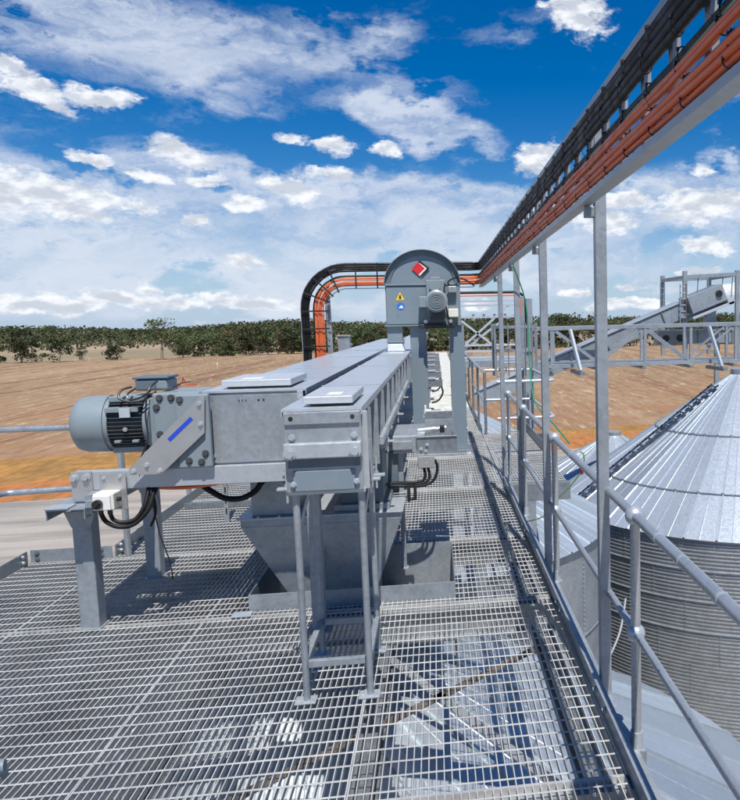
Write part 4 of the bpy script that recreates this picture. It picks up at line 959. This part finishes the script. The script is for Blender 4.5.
for q in (.35, .45, .62, .78, .9): 
    x = 1.2+q*6.15; z = -.62+q*2.46
    d = Vector((6.15, 0, 2.46)).normalized(); nn = Vector((-d.z, 0, d.x))
    MB().bar((x, 21.68, z), (x+nn.x*.42, 21.68, z+nn.z*.42), .05, .03).build('stiffener', GALVD, ic)
MB().box(8.0, 8.3, 21.8, 22.1, 1.4, 2.05).build('discharge_spout', GALV, ic, .004)
# hoisting gantry
ga = thing('gantry_frame', (8.2, 22.5, 1.6), 'open square-tube gantry frame over the conveyor head with hanging chains', 'gantry')
for x, y in ((7.40, 22.0), (9.03, 22.0), (7.42, 24.3), (9.0, 24.3)):
    MB().bar((x, y, .6), (x, y, 3.2), .12, .12).build('post', GALV, ga, .006)
MB().bar((7.34, 22.0, 3.02), (9.1, 22.0, 3.09), .09, .11).build('top_beam', GALV, ga, .004); MB().bar((7.40, 24.3, 3.05), (9.1, 24.3, 3.1), .09, .10).build('top_beam', GALV, ga, .004)
MB().bar((7.40, 22.06, 3.02), (7.40, 24.3, 3.04), .09, .10).build('side_beam', GALV, ga, .004); MB().bar((9.02, 22.06, 3.08), (9.02, 24.3, 3.08), .09, .10).build('side_beam', GALV, ga, .004)
for x, z1 in ((7.78, 2.45), (8.55, 2.65), (8.85, 2.40), (7.1, 2.3)):
    if x > 7.3: MB().cyl((x, 22.02, z1), (x+.04, 22.02, 3.0), .016, 6).build('chain', GALVD, ga)
la = thing('access_ladder', (7.25, 22.2, .6), 'narrow rung ladder with reddish stiles beside the gantry post', 'ladder')
for x in (7.12, 7.30): MB().bar((x, 21.6, 1.55), (x, 21.6, 2.80), .025, .03).build('stile', RUST if x > 7.2 else GALV, la)
for i in range(7): MB().bar((7.12, 21.6, 1.65+i*.18), (7.30, 21.6, 1.65+i*.18), .03, .03).build('rung', GALVB, la)
la2 = thing('access_ladder', (6.75, 23.3, .6), 'dark slim rung ladder at the left edge of the gantry frame', 'ladder')
for x in (6.95, 7.08): MB().bar((x, 23.0, 1.2), (x, 23.0, 2.9), .02, .03).build('stile', GALVD, la2)
for i in range(9): MB().bar((6.95, 23.0, 1.3+i*.18), (7.08, 23.0, 1.3+i*.18), .02, .02).build('rung', GALV, la2)
lc = thing('level_conveyor', (9, 23, 1.0), 'level enclosed conveyor behind the truss with its round-ended drive housing', 'conveyor')
MB().box(6.75, 16, 22.6, 23.1, 1.02, 1.42).build('trough', GALV, lc, .006); MB().box(6.70, 16, 22.56, 23.14, 1.42, 1.46).build('cover', GALVB, lc)
MB().cyl((7.0, 22.595, 1.2), (7.0, 22.55, 1.2), .10, 20).build('shaft_port', BLKP, lc); MB().cyl((7.45, 22.595, 1.2), (7.45, 22.55, 1.2), .11, 20).build('shaft_port', BLKP, lc)
for i in range(7): MB().box(8.0+i*1.1, 8.05+i*1.1, 22.57, 22.6, 1.02, 1.42).build('stiffener', GALVD, lc)
for x in (8.7, 9.9, 12): MB().bar((x, 22.8, -2), (x, 22.8, 1.02), .14, .14).build('leg', GALV, lc)

CAM_SCALE = 1.0
# far braced frame behind the elevator, ladder cage, far cables
xf = thing('braced_frame', (1.4, 18, 0), 'white cross-braced steel frame seen just right of the elevator', 'frame')
for x in (.55, 2.06): MB().bar((x, 18, -.5), (x, 18, 2.40), .10, .10).build('post', GALV, xf, .004)
for z in (2.30, 2.20, 1.93, 1.13, 1.27, .98): MB().bar((.6, 18, z), (2.03, 18, z), .05, .045).build('rail', LIDM, xf)
for a, b in (((.7, 18, 1.30), (1.75, 18, 2.2)), ((.62, 18, 1.85), (1.55, 18, 1.1)), ((.62, 18.05, 1.15), (1.6, 18.05, 1.85))): MB().bar(a, b, .035, .05).build('brace', LIDM, xf)
for i in range(4): MB().cyl((.9+i*.25, 18, 1.95), (.9+i*.25, 18, 2.0), .03, 8).build('insulator', GALVD, xf)
MB().box(.45, 2.3, 17.2, 19.5, .80, .95).build('platform_edge', GALV, xf, .004)
MB().bar((2.25, 18.2, -1), (2.25, 18.2, 2.35), .14, .14).build('post', GALV, xf, .004)
fc = [(.3, 2.50), (1.0, 2.50), (1.9, 2.50)]
o = MB().tube([(.2, 18, 2.50), (1.9, 18, 2.50)]+arc((1.9, 2.27), .23, 90, 0, 8, lambda a, b: (a, 18, b))+[(2.14, 18, .9)], .03, 8).build('cable', BLK); tag(o, 'black cable running out and bending down behind the far posts', 'cable')
o = MB().tube([(.2, 17.96, 2.43), (1.85, 17.96, 2.43)]+arc((1.85, 2.25), .18, 90, 0, 8, lambda a, b: (a, 17.96, b))+[(2.04, 17.96, .9)], .018, 8).build('cable', ORG); tag(o, 'thin orange cable under the black one bending down behind the far posts', 'cable')
cg = thing('ladder_cage', (1.3, 13, .3), 'ladder safety cage of upright flat straps joined by hoops beyond the side landing', 'ladder cage')
for z0, z1 in ((1.72, 1.74), (1.33, 1.38)):
    pts = [(.96, 12.9, z0)]+arc((1.33, 13.0), .36, 180, 360, 14, lambda a, b: (a, b-.15, z0))+[(1.70, 12.9, z0)]
    m_ = MB(); [m_.bar(a, b, .008, .05) for a, b in zip(pts, pts[1:])]; m_.build('hoop', GALV, cg)
for i in range(9):
    a = R(180+180*i/8); x, y = 1.33+.37*math.cos(a), 12.85+.36*math.sin(a)
    MB().bar((x, y, .9), (x, y, 1.78), .045, .008, (-math.sin(a), math.cos(a), 0)).build('strap', GALV, cg)
for x in (1.12, 1.5): MB().bar((x, 13.1, -2.5), (x, 13.1, 1.9), .05, .03).build('stile', GALV, cg)
for i in range(14): MB().cyl((1.12, 13.1, -2.2+i*.3), (1.5, 13.1, -2.2+i*.3), .014, 8).build('rung', GALVD, cg)
cl = thing('steel_column', (1.8, 13.6, G), 'stout galvanised column standing behind the ladder cage', 'column')
MB().box(1.55, 1.72, 13.5, 13.67, G, 1.3).build('shaft', GALV, cl, .006); MB().box(1.50, 1.77, 13.45, 13.72, 1.3, 1.33).build('cap_plate', GALV, cl)
# lower catwalk deck seen right of the elevator
ld = thing('lower_roof_deck', (2, 17, -1), 'blue-grey folded sheet roof panel between the far handrail and the ladder cage', 'roof deck')
for i in range(4): MB().box(.9+i*.3, 1.19+i*.3, 13.9, 19, -1.35, -1.30).build('roof_sheet', ROOF, ld, .004); MB().box(1.19+i*.3, 1.2+i*.3, 13.9, 19, -1.35, -1.26).build('rib', GALVB, ld)
# support columns under the platform
for i, (x, y) in enumerate(((-3.1, 1.0), (-3.1, 6.2), (.66, 13.2), (-2.5, 13.2), (.66, 24.0), (-2.5, 24.0))):
    cc = thing('support_column', (x, y, G), ['left front steel column holding the platform', 'left rear steel column under the platform corner', 'right steel column between the first two silos', 'left steel column between the first two silos', 'right steel column beyond the second silo', 'left steel column beyond the second silo'][i], 'column', 'columns under the walkway')
    MB().box(x-.1, x+.1, y-.1, y+.1, G, -.26).build('shaft', GALV, cc, .006); MB().box(x-.2, x+.2, y-.2, y+.2, G, G+.03).build('base_plate', GALV, cc)

# ------------------------------------------------------------------ trees
def leafquads(m_, c, rx, rz, n, size, r):
    for i in range(n):
        while True:
            p = Vector((r.uniform(-1, 1), r.uniform(-1, 1), r.uniform(-1, 1)))
            if p.length < 1: break
        if r.random() < .6: p = p.normalized()*r.uniform(.75, 1.05)
        q = Vector(c)+Vector((p.x*rx, p.y*rx, p.z*rz)); s_ = size*r.uniform(.6, 1.4)
        u = Vector((r.uniform(-1, 1), r.uniform(-1, 1), r.uniform(-1, 1))).normalized(); v = u.orthogonal().normalized(); x = u.cross(v)
        m_.add([q+s_*v, q+s_*.6*x, q-s_*v*.8, q-s_*.7*x], [(0, 1, 2, 3)])
def tree_proto(seed, h, spread, bare, lean=0, nq=56, tall=False):
    r = random.Random(seed); tr_ = MB(); cr = MB()
    base = Vector((0, 0, 0)); fork = Vector((lean*h*.25, 0, h*bare))
    tr_.tube([base, base.lerp(fork, .5)+Vector((r.uniform(-.2, .2), 0, 0)), fork], [h*.028, h*.022, h*.018], 7)
    nb = 8 if not tall else 9
    if not tall:
        for q in range(2): leafquads(cr, (r.uniform(-1, 1)*spread*.7, r.uniform(-1, 1)*2, h*r.uniform(.08, .2)), h*.12, h*.09, 30, .42, r)
    for i in range(nb):
        a = r.uniform(0, 2*math.pi); el_ = r.uniform(.05, 1.0)
        tip = fork+Vector((math.cos(a)*spread*(1.1-el_*.7)+lean*h*.12, math.sin(a)*spread*(1.1-el_*.7), h*(1-bare)*el_*.9))
        mid = fork.lerp(tip, .5)+Vector((0, 0, -.03*h))
        tr_.tube([fork, mid, tip], [h*.013, h*.008, h*.004], 5)
        for k2 in range(3):
            c = tip+Vector((r.uniform(-1, 1), r.uniform(-1, 1), r.uniform(-.5, .6)))*h*.09
            leafquads(cr, c, h*r.uniform(.10, .17), h*r.uniform(.07, .12), nq, .36, r)
        leafquads(cr, mid+Vector((0, 0, h*.05)), h*.12, h*.09, nq//2, .42, r)
    return tr_.mesh('trunk', BARK), cr
def tree(protos, i, x, y, s, rz, label, cat='tree', group=None, leaf=LEAF):
    t = thing('gum_tree', (x, y, G-.1), label, cat, group); t.rotation_euler.z = rz; t.scale = (s*rnd.uniform(.95, 1.15), s, s*rnd.uniform(.92, 1.08))
    for me, nm in zip(protos[i], ('trunk', 'crown')):
        o = bpy.data.objects.new(nm, me); col.objects.link(o); o.parent = t
    return t
PR = []
for sd_, (h, spd, br, ln) in enumerate(((11.5, 5.0, .14, 0), (13, 5.2, .22, .3), (9, 6.0, .06, -.2), (14, 4.0, .20, .15), (10, 5.0, .04, 0), (12.0, 5.8, .14, -.35))):
    tm, cm = tree_proto(40+sd_, h, spd, br, ln); PR.append((tm, cm.mesh('crown', LEAFR if sd_ == 5 else LEAF)))
tm, cm = tree_proto(99, 20, 4.6, .34, .1, 40, True); PT = [(tm, cm.mesh('crown', LEAF))]
def at(px, Y):   # direction of a picture column, at depth Y
    d = fw + ((px-542.96)*rt - (345-401.34)*up)/760; return d.x/d.y*Y
tree(PT, 0, at(161, 338), 338, 1.15, 1.0, 'tallest gum tree, rising alone above the left tree line')
tree(PR, 3, at(20, 345), 345, 1.1, .5, 'forked gum tree with a bare trunk near the left end of the row')
tree(PR, 1, at(57, 342), 342, 1.05, 0, 'leaning broad gum tree with its trunk bending right, left part of the row')
labL = 'dark gum tree in the row at the far field edge, left of the elevator'
labR = 'dark gum tree in the row beyond the field, right of the elevator'
labB = 'gum tree standing behind the first row at the field edge'
px = -60
while px < 410:
    Y = 352 if px < 190 else 372
    if not (8 < px < 34 or 48 < px < 64 or 150 < px < 172): tree(PR, rnd.randrange(6), at(px, Y+rnd.uniform(-8, 8)), Y+rnd.uniform(-6, 8), rnd.choice((.45, .65, .75, .85, .95, 1.02)), rnd.uniform(0, 6.28), labL, group='gum trees left of the elevator')
    px += rnd.choice((9, 12, 16, 20, 28)) if px < 185 else rnd.uniform(4, 11)
px = 405
while px < 820:
    tree(PR, rnd.randrange(6), at(px, 360), 360+rnd.uniform(-8, 12), rnd.choice((.65, .8, .9, 1.0, 1.15)), rnd.uniform(0, 6.28), labR, group='gum trees right of the elevator'); px += rnd.uniform(5, 11)
px = 180
while px < 400:
    tree(PR, rnd.randrange(6), at(px, 395), 395+rnd.uniform(-8, 8), rnd.choice((.75, .9, 1.0, 1.12)), rnd.uniform(0, 6.28), labB, group='gum trees of the second row'); px += rnd.uniform(6, 12)
# far-off woods as one mass
wd = MB(); r = random.Random(5)
for (d0, d1, n, hh) in ((560, 760, 1500, 12), (900, 1300, 2400, 17), (1500, 2200, 2400, 28)):
    for i in range(n):
        y = r.uniform(d0, d1); x = r.uniform(-.95*y, .55*y)
        if d0 == 560 and r.random() < .35: continue
        s_ = y/700; leafquads(wd, (x, y, G+hh*r.uniform(.25, .62)*(.8+.4*math.sin(x*.011+y*.003))), 6*s_, hh*.36, 16, 1.2*s_, r)
wo_ = wd.build('distant_woods', LEAF); tag(wo_, 'far-off dark green woods along the whole horizon behind the gum trees', 'woods', kind='stuff')
# white marker post and field posts
for i, (px, Y) in enumerate(((216, 250), (74, 338), (88, 338))):
    x = at(px, Y); o = MB().box(x-.06, x+.06, Y-.06, Y+.06, G, G+1.8); o.box(x-.3, x+.3, Y-.03, Y+.03, G+1.6, G+1.9) if i == 0 else None
    o = o.build('marker_post', WHT, org=(x, Y, G)); tag(o, ['small white marker post standing alone in the field at left', 'pale fence post under the left gum trees, left of two', 'pale fence post under the left gum trees, right of two'][i], 'post')
